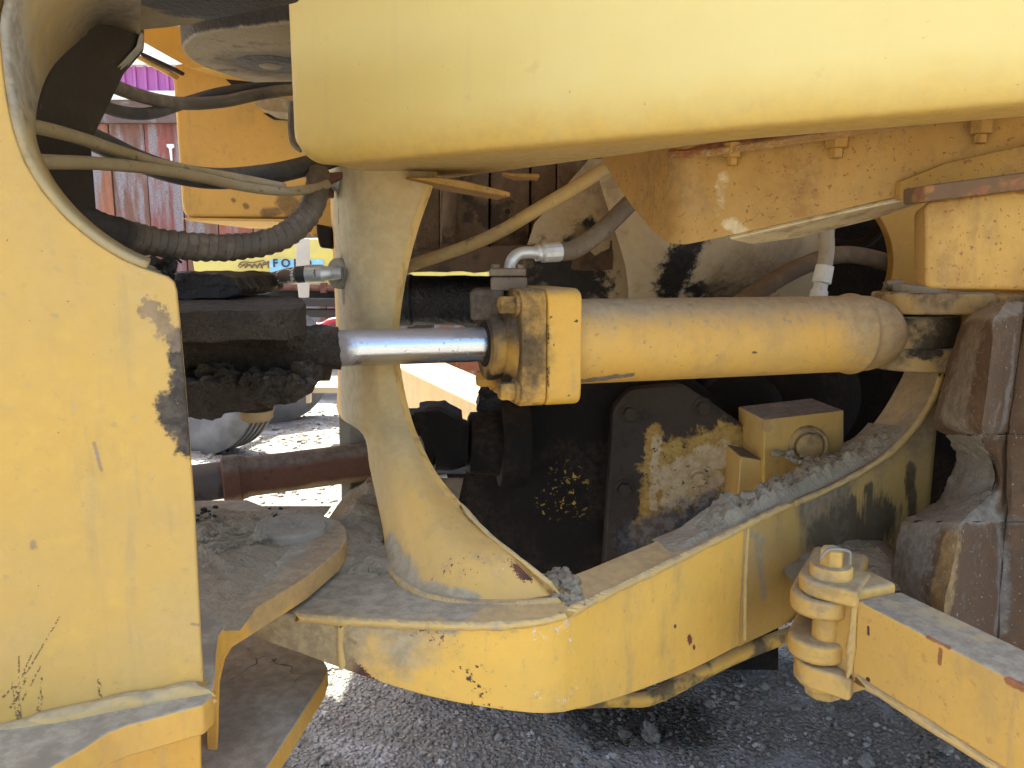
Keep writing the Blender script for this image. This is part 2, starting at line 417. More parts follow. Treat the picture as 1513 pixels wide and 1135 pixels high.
fo = bpy.data.objects.new('letters_tmp', fc); COL.objects.link(fo); bpy.context.view_layer.update()
fme = bpy.data.meshes.new_from_object(fo.evaluated_get(bpy.context.evaluated_depsgraph_get())); bpy.data.objects.remove(fo)
fp = P(403, 394.5, TY-.018); fme.transform(Matrix.Translation(fp-V(tr['_b'])) @ Matrix.Rotation(math.pi/2, 4, 'X'))
fme.materials.append(letter_m); lo_ = bpy.data.objects.new('lettering', fme); COL.objects.link(lo_); lo_.parent = bd
for q, cur in enumerate(([(352, 394), (356, 388), (364, 387), (372, 388), (390, 385)], [(354, 396), (360, 391), (366, 390), (362, 396), (369, 391), (372, 396), (376, 390), (380, 396), (384, 389), (388, 397)],
             [(385, 396), (391, 387), (393, 391), (396, 386), (396, 396)], [(353, 390), (362, 393), (372, 392), (381, 392), (392, 391)])):
    part('script_stroke', scriptm, tr, (tube, catmull(PX(cur, TY-.006), 6), .0055, 6))
part('chassis', tblack, tr, (prism, *tb(300, 424, 720, 441, TY+.08, .5)), smooth=False)
part('rail', tred, tr, (tube, PX([(392, 424), (500, 426), (700, 428)], TY-.05), .03, 10)); part('rail_clamp', tred, tr, (prism, *tb(473, 418, 482, 433, TY-.08, .06)), bevel=.004)
part('axle_bar', tblack, tr, (prism, *tb(380, 441, 700, 453, TY-.15, .12)), bevel=.01); part('axle_bar', tblack, tr, (prism, *tb(380, 457, 700, 469, TY-.1, .12)), bevel=.01)
part('bracket', mat('pale_bracket', (0.42, .40, .34), .7), tr, (prism, PX([(437, 352), (447, 352), (447, 405), (446, 440), (441, 440), (437, 405)], TY-.3), (.06, .02, 0)), bevel=.005)
part('pipe', mat('red_hose', (0.42, .04, .06), .5), tr, (tube, catmull(PX([(470, 482), (480, 479), (490, 474), (520, 470)], TY-.25), 6), .026, 10))
part('clamp', mat('bright_clamp', (.7, .7, .72), .3, metal=.8), tr, (tube, PX([(458, 483), (470, 482)], TY-.25), .033, 12))
def tyre(bm, c, R, w, ax=(0, 1, 0), grooves=4):
    c = V(c); ax = V(ax).normalized(); prof = [(-w*.36, R*.55), (-w*.5, R*.72), (-w*.5, R*.86), (-w*.42, R*.94)]
    n = grooves*2+1
    for k in range(n):
        a, b = -w*.38+w*.76*k/n, -w*.38+w*.76*(k+1)/n; rr = R if k % 2 == 0 else R*.93
        prof += [(a+.002, rr), (b-.002, rr)]
    prof += [(w*.42, R*.94), (w*.5, R*.86), (w*.5, R*.72), (w*.36, R*.55)]
    lathe(bm, c, ax, prof, 72, False)
tl = thing('trailer', 'low trailer with pale dusty tyres standing in the sun behind the mud-caked lug', 'trailer', (-1.7, 5.2, 0))
def wheel(px, Y, R, w, ax, rimcol, who):
    c = V((P(px, 560, Y).x, Y, R)); part('tyre', tyrewhite, tl, (tyre, c, R, w, ax)); part('rim', rimcol, tl, (lathe, c-V(ax).normalized()*w*.36, ax, [(0, R*.56), (w*.12, R*.50), (w*.2, R*.3), (w*.1, R*.16), (w*.02, R*.14), (0, .001)], 40, False))
rim_w = mat('white_rim', (.62, .62, .60), .6, layers=[film(.5)]); rim_y = mat('ochre_rim', (.5, .33, .13), .6, layers=[film(.4)])
wheel(308, 4.85, .50, .26, (-.45, -.89, .0), rim_w, 0); wheel(405, 5.75, .44, .2, (-.75, 1, 0), rim_y, 1)
part('axle', tblack, tl, (tube, [V((P(292, 560, 4.75).x, 4.85, .50)), V((P(405, 560, 5.75).x, 5.75, .44))], .04, 12))
for k_ in range(2): part('wheel_stand', tblack, tr, (tyre, V((-3.2+k_*2.6, TY+.35, .42)), .42, .22))
part('step_bar', mat('pale_steel', (.42, .36, .25), .6), tl, (prism, *tb(452, 572, 500, 581, 4.9, .25)), (prism, *tb(452, 552, 458, 596, 4.85, .05)), bevel=.004)
# yellow blade lying in the sun, rusty posts behind
by = mat('blade_yellow', (0.34, 0.235, 0.105), .6, var=.15, streak=.5, layers=[film(.4), L(N(18, .6, .72, 6, (1, 1, .25)), ORUST, a=.6)])
bpts = [P(560, 528, 4.2), P(720, 604, 3.3), P(720, 655, 3.3), P(560, 590, 4.2)]
bl = thing('dozer_blade', 'yellow steel blade beam lying in full sun behind the frame post', 'blade', (bpts[2].x-.3, 3.8, 0))
part('beam_face', by, bl, (prism, bpts, (.18, .3, 0)), bevel=.01)
for sx, px in ((0, 590), (1, 690)):
    q = P(px, 600, 4.1 if sx == 0 else 3.6); part('skid', by, bl, (prism, [V((q.x, q.y, 0)), V((q.x+.15, q.y, 0)), V((q.x+.15, q.y, q.z)), V((q.x, q.y, q.z))], (0, .25, 0)), bevel=.01)
rp = mat('rusty_post', (0.22, 0.085, 0.045), .9, var=.4, streak=.7, layers=[L(N(16, .5, .62), ((.30, .19, .12), (.2, .1, .06)))], bump=.8, bscale=40, bdist=.01)
for k, (px, w, top, lab) in enumerate(((662, .10, .72, 'rust brown timber post behind the blade, left of the pair'), (694, .12, .75, 'rust brown timber post behind the blade, right of the pair'), (630, .06, .45, 'short rusty stump leaning behind the yellow blade'))):
    c = P(px, 560, 4.9); c.z = 0
    def post_(bm, c=c, w=w, top=top):
        lathe(bm, c, (0, 0, 1), [(0, w*1.1), (top*.5, w), (top, w*.95)], 10); roughen(bm, .06, .02, 9)
    single('timber_post', lab, 'post', rp, c, (post_,))
# ================================================================ MACHINE: shared materials
grease_m = mat('black_grease', (0.008, 0.007, 0.006), .55, var=.4, vscale=20, bump=1.2, bscale=70, bdist=.006, spec=.4, layers=[L(N(22, .52, .66), ((0.032, 0.025, 0.018), (0.016, 0.013, 0.01)), a=.7, rough=.8)])
mudgrease_m = mat('oily_mud', (0.050, 0.037, 0.025), .9, var=.35, vscale=16, bump=1.3, bscale=90, bdist=.006, spec=.2, crack=(190, .04, .012), layers=[
    L(N(18, .52, .66), ((0.075, 0.058, 0.04), (0.045, 0.035, 0.026)), a=.7), L(N(7, .55, .7, off=(2, 2, 2)), ((0.018, 0.016, 0.015), (0.03, 0.025, 0.02)), rough=.6), L(UP(.5, .95), ((.15, .13, .11), (.1, .085, .07)), a=.7)])
mud_m = mat('dry_mud', (0.30, 0.255, 0.175), 1.0, var=.3, vscale=14, bump=1.0, bscale=120, bdist=.006, spec=.1, layers=[L(N(30, .5, .65), ((0.37, 0.318, 0.225), (0.25, 0.21, 0.143)), a=.8), L(N(8, .55, .68, off=(5, 1, 1)), (0.19, 0.165, 0.125), a=.6)])
dusty_m = mat('dust_covered_steel', (0.28, 0.25, 0.19), .95, var=.25, vscale=8, bump=.8, bscale=110, bdist=.004, spec=.15, layers=[L(N(14, .5, .7), ((.22, .19, .14), (.16, .135, .10)), a=.7), L(N(45, .62, .72), (.33, .29, .23), a=.6)])
chrome_m = mat('chrome', (0.54, 0.54, 0.535), .22, metal=1.0, var=.05, bump=.02, layers=[
    L(SEG([(P(497, 500, 1.13), P(500, 535, 1.13), .022)], 60, .8, .5), ((.20, .15, .11), (.12, .09, .07)), a=.85, rough=.7), L(SEG([(P(712, 490, 1.25), P(716, 535, 1.25), .018)], 60, .8, .6), ((.16, .12, .08), (.1, .07, .05)), a=.8, rough=.7),
    L(N(120, .62, .7, 5), (.16, .12, .09), a=.5, rough=.6), L(UP(.3, .9, .5, 20), (.30, .27, .23), a=.55, rough=.75)])
zinc_m = mat('zinc_fitting', (0.55, 0.54, 0.48), .42, metal=.55, var=.12, vscale=30, layers=[L(N(25, .5, .7), (.40, .36, .27), a=.6), specks()])
rust_m = mat('rusty_steel', (0.13, 0.055, 0.032), .85, var=.4, vscale=14, bump=.8, layers=[L(N(40, .55, .7), ((.22, .11, .06), (.09, .04, .03))), L(UP(.55, .95), DUST, a=.55)])
def yellow(name, layers=(), dust=.45, up=.8, base=YEL, var=.12, spk=True, **k):
    base = (base[0]*1.01, base[1]*.95, base[2]*.76)
    ls = [L(N(4.5, .3, .75), ((.44, .33, .16), (.34, .255, .13)), a=dust*.75), L(N(60, .45, .8, 5), YPALE, a=.35)]
    if up: ls.append(L(UP(.45, .95), ((.42, .33, .18), (.30, .25, .155)), a=up, g=.3))
    ls.append(L(N(11, .50, .72, 5, (1, 1, .55), (7, 3, 2), .68), ((.30, .20, .085), (.40, .27, .10)), a=.42)); ls.append(L(N(34, .57, .70, 4, (1, 1, .10), (1, 9, 4)), ((.26, .19, .10), (.38, .29, .15)), a=.30)); ls.append(L(N(95, .60, .70, 4, off=(9, 5, 5)), ((.44, .33, .16), (.30, .21, .10)), a=.40))
    if spk: ls.append(specks())
    return mat(name, base, .52, var=var, vscale=6, layers=ls+list(layers), bump=.10, bscale=260, bdist=.0015, **k)

# ================================================================ FRONT FRAME (left)
Fp = V((-.30, .68, 1.0)); Fn = V((.37, -.93, 0)).normalized()
def F(px, py, off=0.0): return PP(px, py, Fp-Fn*off, Fn)
ff = thing('front_chassis', 'front half of the loader frame, tall yellow side plate with big round cutout', 'machine frame', (-.45, .75, .45))
side_m = yellow('side_plate_paint', base=(0.56, 0.345, 0.085), dust=.6, layers=[
    L(SEG([(F(266, 500), F(272, 640), .0095), (F(252, 600), F(260, 625), .012), (F(272, 560), F(277, 660), .010)], 110, 1.2, .3), ((.045, .034, .025), (.10, .078, .055)), g=.8, rough=.95),
    L(SEG([(F(222, 455), F(262, 505), .008), (F(215, 458), F(232, 468), .007)], 130, 1.8, .3), ((.24, .165, .10), (.15, .105, .07)), a=.8),
    L(MUL(N(420, .46, .54, 2), SEG([(F(88, 912), F(45, 985), 0.0008), (F(45, 985), F(5, 1030), 0.0012), (F(60, 985), F(30, 1040), 0.0009), (F(62, 1000), F(58, 1050), 0.0009), (F(22, 1010), F(28, 1060), 0.0027), (F(146, 1005), F(149, 1037), 0.0016), (F(60, 1030), F(56, 1056), 0.0021),
           (F(40, 1000), F(16, 1045), 0.0012), (F(28, 970), F(28, 1010), 0.0008), (F(36, 990), F(48, 965), 0.0008)], 420, 1.2, .4)), DARK_CHIP, a=.85),
    L(SEG([(F(48, 803), F(50, 808), .0025), (F(284, 922), F(294, 924), .0014), (F(139, 655), F(150, 695), .0014)], 300, 1.2, .5), ((.25, .2, .17), (.3, .17, .05)), a=.8),
    L(N(24, .705, .72, 8, off=(2, 7, 1)), ((.28, .21, .10), (.36, .26, .12)), a=.5)])
outer = [(302, 1022), (298, 960), (293, 860), (288, 760), (280, 650), (273, 560), (266, 480), (261, 430), (257, 417), (248, 409), (215, 397), (180, 382), (140, 357), (100, 324), (65, 284), (38, 240), (20, 190), (10, 140), (3, 80), (-2, 30), (-8, -90), (-1300, -90), (-1300, 1395), (0, 1088)]
part('side_plate', side_m, ff, (prism, [F(*p) for p in outer], -Fn*.022), bevel=.0025)
rim_m = yellow('rim_paint', dust=.9, base=(.33, .26, .15), layers=[L(N(7, .45, .65), ((.30, .26, .19), (.21, .17, .12))), L(N(16, .6, .7), GREASE, a=.5)])
fr = [(262, 432), (255, 416), (248, 409), (215, 397), (180, 382), (140, 357), (100, 324), (65, 284), (38, 240), (20, 190), (10, 140), (3, 80), (2, 20), (30, -40), (110, -90), (206, -110)]
bk = [(263, 428), (259, 412), (250, 404), (219, 391), (185, 375), (146, 350), (108, 317), (76, 279), (54, 240), (42, 203), (43, 165), (52, 128), (70, 93), (103, 60), (144, 34), (206, 46)]
fr, bk = fr[3:], bk[3:]; f1, b1 = catmull([F(*p, -.001) for p in fr], 3), []
depth = [.03]*7+[.05, .10, .17, .24, .30, .34]
b1 = catmull([P(x, y, F(fx, fy).y+d) for (x, y), (fx, fy), d in zip(bk, fr, depth)], 3)
part('cutout_rim', rim_m, ff, (loft, [f1, [a.lerp(b, .5)+V((.0, 0, -.002)) for a, b in zip(f1, b1)], b1]), solid=.006)
# upper plate above the cutout, with its dusty grease-stained underside
zU = 1.475
under_m = mat('upper_plate_underside', (.30, .235, .135), .9, var=.3, vscale=10, bump=.7, bdist=.004, layers=[L(N(13, .5, .64), ((.42, .36, .26), (.25, .19, .12))), L(SEG([(PZ(300, 8, zU), PZ(440, 0, zU), .045), (PZ(270, 8, zU), PZ(300, -15, zU), .04), (PZ(330, 20, zU), PZ(440, 18, zU), .04)], 30, 1.0, .3), GREASE, rough=.5)])
part('upper_plate', under_m, ff, (prism, [PZ(206, 46, zU), PZ(250, 42, zU), PZ(285, 37, zU), PZ(440, 6, zU), V((-.15, .75, zU)), V((-.15, .50, zU)), V((-.75, .50, zU)), V((-.80, 1.0, zU))], (0, 0, .05)), bevel=.004)
lug_m = mat('greasy_lug', (.26, .21, .135), .9, var=.25, vscale=12, bump=.6, bdist=.004, layers=[L(HI(1.5605, 1.566, .012, 60), GREASE, rough=.5), L(SEG([(PZ(398, 97, 1.56), PZ(420, 97, 1.56), .085)], 20, .5, .4), BGREASE, a=.85), L(N(14, .58, .68), BGREASE, a=.6)])
ul = [(268, 68), (262, 50), (275, 36), (330, 22), (440, 12), (520, 10), (520, 128), (440, 128), (380, 124), (330, 108), (288, 92)]
zl = 1.56
part('hitch_lug', lug_m, ff, (prism, catmull(PXZ([(269, 75), (275, 62), (300, 50), (380, 40), (520, 38), (520, 132), (440, 129), (380, 124), (330, 110), (290, 95)], zl), 4, True), (0, 0, .055)), bevel=.006)
part('pin_bore', grease_m, ff, (lathe, PZ(398, 97, zl-.004), (0, 0, 1), [(0, .036), (.003, .058), (.004, .06), (.02, .06)], 28)); part('pin_end', mat('pin_end', (.22, .17, .11), .8), ff, (lathe, PZ(400, 100, zl-.006), (0, 0, 1), [(0, .018), (.004, .024), (.02, .024)], 24))
# dark gusset inside the cutout
gus_m = mat('dark_gusset', (.034, .026, .018), .9, var=.4, vscale=8, bump=.5, layers=[L(N(9, .5, .65), ((.065, .047, .03), (.03, .023, .017)), a=.8), L(N(30, .66, .72), (.22, .19, .15), a=.6), L(N(5, .6, .7, off=(1, 5, 2)), GREASE)])
part('gusset_plate', gus_m, ff, (prism, on([(25, 20, .86), (120, 10, .90), (213, 42, 1.02), (213, 70, 1.03), (160, 130, .99), (108, 180, .96), (96, 205, .95), (92, 230, .95), (98, 275, .95), (108, 305, .95), (150, 360, .95), (60, 360, .82), (10, 260, .80)]), (-.01, .02, 0)), bevel=.003)
part('gusset_edge', dusty_m, ff, (prism, on([(207, 54, 1.02), (213, 50, 1.02), (212, 72, 1.03), (160, 132, .99), (109, 182, .96), (103, 180, .955), (152, 128, .985), (203, 72, 1.02)]), (.004, -.012, 0)), bevel=.002)
part('arch_lip', dusty_m, ff, (tube, catmull(on([(96, 205, .97), (91, 235, .97), (97, 278, .97), (112, 312, .97), (150, 352, .97), (200, 385, .97), (240, 398, .97)]), 6), .007, 8))
# lower hitch plates
hitch_m = yellow('hitch_plate', dust=.3, up=1.0, layers=[L(UP(.5, .8, .3), ((.36, .318, .232), (.26, .226, .162)), g=.9, gs=120), L(MUL(UP(.5, .8, .2), N(12, .5, .64)), ((.16, .136, .10), (.21, .178, .13)), a=.75), L(SEG([(PZ(510, 795, .79), PZ(450, 855, .79), .03), (PZ(450, 855, .79), PZ(380, 905, .79), .025)], 20, .8, .4), ((.34, .235, .115), (.25, .17, .085)), a=.7),
    L(SEG([(F(302, 1035), F(300, 1080), .005)], 90, .9, .4), ((.42, .40, .38), (.16, .09, .07)), a=.9)])
zh = .80
hp = [(480, 762), (503, 770), (513, 782), (512, 796), (500, 814), (452, 853), (395, 888), (335, 923), (324, 938), (320, 965), (318, 1000), (313, 1028), (299, 1041), (230, 1060), (185, 1072), (160, 1082), (120, 1108), (75, 1133), (-40, 1190), (-260, 1280)]
part('hitch_plate', hitch_m, ff, (prism, PXZ(hp, zh)+[V((-.85, .75, zh)), V((-.8, 1.25, zh)), V((-.45, 1.27, zh)), PZ(400, 752, zh), PZ(445, 755, zh)], (0, 0, -.031)), bevel=.003)
part('pin_cap', dusty_m, ff, (lathe, PZ(430, 786, zh), (0, 0, 1), [(-.01, .052), (.008, .052), (.0115, .049), (.012, .03), (.0115, .001)], 40))
web_m = yellow('web_plate_paint', dust=.5, layers=[L(SEG([(F(290, 1095), F(283, 1130), .008)], 70, 1.1, .4), ((.16, .10, .08), (.35, .33, .31)), a=.85), chips((4, 2, 1))])
part('web_plate', web_m, ff, (prism, [F(297, 1070, .012), F(299, 1290, .012), F(-300, 1400, .012), F(-300, 1200, .012), F(60, 1130, .012)], -Fn*.03), bevel=.003)
weld_m = yellow('weld_paint', dust=.75, base=(.55, .37, .14), layers=[L(N(35, .58, .68), GREY_DUST, a=.5)])
part('weld_bead', weld_m, ff, (bead, [F(-60, 1102, -.004), F(0, 1088, -.004), F(80, 1066, -.005), (F(160, 1046, -.005)), F(230, 1033, -.005), F(303, 1022, -.004)], .0105, .03, .3), (bead, [F(20, 1095, -.006), F(100, 1072, -.010), F(200, 1050, -.010), F(303, 1032, -.008)], .0075, .035, .3))
zl2 = .62
low_m = yellow('lower_hitch_plate', dust=.4, up=1.0, layers=[L(UP(.5, .8, .2), ((.38, .335, .25), (.28, .246, .182)), g=.8, gs=90), L(MUL(UP(.5, .8, .2), CRACK(9, .010, .09), N(6, .5, .56)), (.03, .025, .02), h=-1), L(MUL(UP(.5, .8, .2), N(7, .55, .7)), ((.21, .18, .135), (.17, .146, .11)), a=.6)])
part('lower_hitch_plate', low_m, ff, (prism, PXZ([(484, 985), (478, 1005), (430, 1080), (385, 1150), (350, 1260), (100, 1300), (120, 1000), (250, 930), (400, 925), (470, 960)], zl2), (0, 0, -.03)), bevel=.003)
part('hitch_rib', hitch_m, ff, (prism, PX([(322, 945), (375, 928), (350, 948), (333, 975), (325, 1010), (320, 1200), (305, 1200), (308, 1030)], .85), (-.02, .05, 0)), bevel=.004)
# steering cylinder lugs, caked in oily mud
def mudlug(bm, pts, vec, size=.012, amp=.006, scale=28, lump=.4):
    prism(bm, pts, vec); roughen(bm, size, amp, scale, 4, lump)
part('cylinder_lug', mudgrease_m, ff, (mudlug, catmull(PXZ([(120, 461), (262, 461), (330, 460), (405, 459), (438, 456), (449, 451), (446, 443), (425, 438), (330, 436.5), (120, 437)], 1.145), 3, True), (0, 0, -.033), .010, .0032, 34, .5))
part('cylinder_lug', mudgrease_m, ff, (mudlug, PX([(120, 572), (330, 566), (420, 560), (452, 556), (458, 568), (446, 585), (420, 598), (398, 606), (365, 608), (330, 612), (300, 618), (270, 622), (120, 632)], 1.0), (-.02, .26, 0), .009, .0105, 24, .8))
part('grease_cake', grease_m, ff, (mudlug, PX([(120, 412), (270, 404), (325, 405), (343, 410), (354, 428), (352, 436), (330, 440), (120, 446)], 1.12), (0, .22, 0), .012, .004, 30, .4))
part('grease_fitting', grease_m, ff, (blob, P(247, 393, .95), .013, .8, 3), (tube, on([(225, 385, .92), (240, 392, .95), (252, 408, 1.0)]), .006, 8), (tube, catmull(on([(243, 385, .95), (258, 381, .97), (268, 388, .98)]), 5), .0015, 6))
random.seed(5)
part('mud_lump', mudgrease_m, ff, *[(blob, P(x, y, Y), q, .85, 3) for x, y, Y, q in ((392, 566, 1.0, .018), (412, 572, .995, .016), (430, 566, .995, .014), (398, 585, .99, .015), (372, 560, 1.01, .014), (446, 550, 1.02, .014), (455, 545, 1.06, .012), (340, 560, 1.02, .016), (320, 548, 1.04, .017), (425, 505, 1.05, .012), (440, 497, 1.06, .011))], angle=60)
part('lug_nut', mat('tan_nut', (.36, .25, .13), .8), ff, (lathe, P(379, 606, 1.12), (0, 0, -1), [(0, .024), (.012, .023), (.016, .018)], 16))

# ================================================================ REAR FRAME: beam, post, tower, lugs
rf = thing('loader_chassis', 'rear half of the loader frame, yellow bent beam with tall curved post', 'machine frame', (.1, 1.2, .45))
zb = .762
def OUT(px, py): return PZ(px, py, zb)
sta = [  # outer top (px,py,Y or None), outer bottom py, inner top (px,py,Y)
    ((330, 902, None), 925, (330, 840, None)), ((395, 905, None), 950, (400, 830, None)), ((440, 909, None), 966, (450, 815, None)), ((500, 914, None), 988, (520, 800, None)), ((560, 917, None), 1009, (600, 805, None)), ((640, 921, None), 1032, (680, 815, None)),
    ((720, 922, None), 1047, (745, 830, None)), ((790, 917, None), 1055, (800, 846, None)), ((830, 908, None), 1054, (830, 850, None)), ((850, 899, None), 1050, (848, 848, None)), ((880, 884, None), 1043, (875, 838, None)), ((950, 850, None), 1021, (930, 815, None)), ((1030, 811, None), 990, (1005, 784, None)), ((1100, 776, None), 955, (1075, 748, None)),
    ((1150, 752, 1.34), 932, (1120, 728, 1.43)), ((1205, 730, 1.42), 905, (1180, 702, 1.53)), ((1260, 703, 1.47), 880, (1225, 680, 1.60)), ((1310, 672, 1.50), 862, (1255, 660, 1.64)), ((1345, 638, 1.52), 850, (1285, 632, 1.66)), ((1370, 604, 1.53), 843, (1307, 603, 1.67)), ((1385, 572, 1.535), 838, (1325, 572, 1.675)), ((1392, 545, 1.54), 835, (1338, 545, 1.68)), ((1394, 520, 1.54), 834, (1342, 520, 1.68))]
rows = []; BE_O, BE_I = [], []
for (ox, oy, oY), by_, (ix, iy, iY) in sta:
    a = P(ox, oy, oY) if oY else OUT(ox, oy); c = P(ix, iy, iY) if iY else OUT(ix, iy)
    b = P(ox+(by_-oy)*0.0, by_, a.y); b = V((a.x, a.y, b.z)); d = V((c.x, c.y, b.z))
    rows.append([a, b, d, c]); BE_O.append(a); BE_I.append(c)
rows = [list(r) for r in zip(*[catmull(q, 4) for q in zip(*rows)])]
BO, BI = [r[0] for r in rows], [r[3] for r in rows]
def onface(px, py):   # point on the beam's outer face
    best = None
    for a, b in zip(BO, BO[1:]):
        n = V((-(b-a).y, (b-a).x, 0))
        if n.length < 1e-6: continue
        q = PP(px, py, a, n); t = (q-a).dot(b-a)/(b-a).length_squared if (b-a).length else 0
        tt = ((q.x-a.x)*(b.x-a.x)+(q.y-a.y)*(b.y-a.y))/max((b.x-a.x)**2+(b.y-a.y)**2, 1e-9)
        if -.02 <= tt <= 1.02: best = q; break
    return best if best is not None else P(px, py, 1.0)
B = onface
def seg(*pr): return [(B(*a), B(*b), r) for a, b, r in pr]
stain_tower = [(B(1215, 790), B(1225, 840), .045), (B(1240, 770), B(1280, 800), .045), (B(1300, 770), B(1380, 790), .05), (B(1260, 740), B(1262, 790), .012), (B(1285, 720), B(1288, 780), .010), (B(1345, 690), B(1350, 790), .012)]
beam_m = yellow('beam_paint', dust=.30, up=.75, base=(.74, .435, .085), layers=[
    L(SEG([(PZ(440, 880, zb), PZ(620, 870, zb), .10), (PZ(560, 840, zb), PZ(660, 890, zb), .05), (PZ(690, 905, zb), PZ(660, 925, zb), .016)], 16, .7, .4), GREY_DUST, a=.95),
    L(CHIP(seg(((605, 928), (660, 945), .020)), 150, .56, .585, (1, 1, .8)), ((.13, .075, .05), (.22, .17, .13))),
    L(SEG(seg(((505, 965), (540, 1000), 0.0062), ((515, 985), (560, 1012), 0.0043), ((510, 940), (525, 950), 0.0025)), 340, 1.7, .15), RUST),
    L(CHIP(seg(((685, 990), (715, 1025), .016), ((700, 1045), (760, 1050), .010), ((712, 984), (722, 1020), .010), ((630, 1010), (640, 1030), .008)), 120, .57, .59, (1, 1, 1), (3, 1, 2)), DARK_CHIP),
    L(CHIP(seg(((790, 935), (842, 922), .018), ((832, 1035), (858, 1008), .014), ((795, 1026), (797, 1028), .010), ((838, 905), (845, 960), .014)), 190, .56, .60, (1, 1, .5), (5, 7, 2)), ((.62, .60, .55), (.50, .46, .38)), a=.9),
    L(SEG(seg(((395, 930), (500, 955), .03)), 16, .7, .5), ((.42, .31, .14), (.28, .20, .10)), a=.8),
    L(SEG(seg(((1018, 942), (1020, 948), 0.0056), ((1025, 955), (1026, 958), 0.0031)), 340, 1.0, .2), ((.22, .045, .03), (.14, .04, .03))),
    L(SEG(seg(((997, 925), (998, 926), 0.0030)), 340, .3, .2), ((.15, .10, .06), (.08, .06, .04)))])
tower_m = yellow('tower_paint', dust=.7, up=.95, base=(.52, .32, .09), layers=[
    L(SEG(seg(((1103, 775), (1098, 860), 0.0022), ((1098, 860), (1098, 940), 0.0019), ((1103, 785), (1130, 800), 0.0062), ((1120, 800), (1130, 880), 0.0112)), 340, 1.3, .5), GREY_DUST, a=.55),
    L(SEG(stain_tower, 110, 1.3, .3, stretch=(1, 1, .16)), ((.022, .020, .017), (.075, .057, .038)), a=.85, rough=.7),
    L(MUL(SEG([(B(1230, 740), B(1390, 640), .12), (B(1260, 800), B(1390, 720), .10)], 16, .5, .4), N(20, .35, .6, 6, (1, 1, .15))), ((.19, .145, .08), (.10, .078, .05)), a=.85),
    L(SEG([(BO[60], BO[75], .05), (BO[75], BO[-1], .09), (BI[60], BI[-1], .08)], 16, .6, .5), ((.30, .225, .13), (.20, .15, .10)), a=.8)])
part('beam', beam_m, rf, (loft, rows[:53], True, True), bevel=.003)
part('tower', tower_m, rf, (loft, [[p+V((.0, .0015, -.0015)) for p in r] for r in rows[52:]], True, True), bevel=.003)
part('weld_bead', weld_m, rf, (bead, [p+V((0, -.001, -.002)) for p in BO[8:33]], .0058, .0085, .6), (bead, [p+V((-.001, -.001, -.001)) for p in BO[34:58]], .0066, .0095, .7), )
part('weld_bead', weld_m, rf, (bead, [p+V((0, 0, -.002)) for p in BO[58:84]], .0060, .02, .4))
part('weld_seam', weld_m, rf, (bead, [B(1105, 778), B(1101, 860), B(1100, 948)], .0035, .008, .4)); part('weld_seam', weld_m, rf, (bead, [B(505, 922), B(503, 955), B(506, 985)], .0045, .008, .4))
for (a, b) in (((503, 925), (400, 920)),):
    pass
# post: bent sheet standing on the beam
prow = [
    [(476, 215, 1.50), (486, 215, 1.36), (512, 215, 1.28), (545, 215, 1.262), (590, 215, 1.265), (646, 215, 1.275)],
    [(486, 270, 1.50), (494, 270, 1.36), (516, 270, 1.28), (546, 270, 1.262), (585, 270, 1.265), (631, 270, 1.275)],
    [(490, 340, 1.50), (498, 340, 1.36), (519, 340, 1.28), (547, 340, 1.26), (580, 340, 1.262), (607, 340, 1.27)],
    [(494, 420, 1.50), (502, 420, 1.36), (522, 420, 1.28), (547, 420, 1.258), (572, 420, 1.258), (588, 420, 1.265)],
    [(497, 500, 1.50), (504, 500, 1.36), (524, 500, 1.275), (547, 500, 1.25), (567, 500, 1.25), (579, 500, 1.255)],
    [(499, 560, 1.50), (506, 560, 1.35), (527, 560, 1.265), (550, 560, 1.235), (571, 560, 1.235), (585, 560, 1.24)],
    [(500, 612, 1.50), (512, 616, 1.34), (530, 622, 1.25), (555, 615, 1.215), (580, 612, 1.21), (597, 612, 1.22)],
    [(536, 642, 1.30), (540, 645, 1.265), (550, 645, 1.22), (566, 645, 1.185), (592, 645, 1.18), (609, 645, 1.195)],
    [(546, 690, 1.27), (550, 692, 1.235), (560, 692, 1.19), (578, 692, 1.145), (608, 692, 1.135), (632, 692, 1.155)],
    [(556, 735, 1.23), (560, 737, 1.195), (570, 738, 1.15), (590, 738, 1.105), (628, 738, 1.085), (664, 738, 1.11)],
    [(565, 780, 1.17), (568, 784, 1.135), (580, 788, 1.10), (606, 790, 1.055), (655, 790, 1.03), (707, 786, 1.05)],
    [(569, 812, 1.12), (573, 820, 1.085), (590, 828, 1.05), (624, 835, 1.01), (690, 838, .985), (759, 826, .995)],
    [(572, 832, 1.087), (580, 845, 1.045), (600, 862, 1.005), (645, 880, .972), (725, 890, .957), (813, 880, .965)]]
pr = [on(r) for r in prow]; pr = [catmull(r, 5) for r in pr]; pr = [list(r) for r in zip(*[catmull(c, 5) for c in zip(*pr)])]
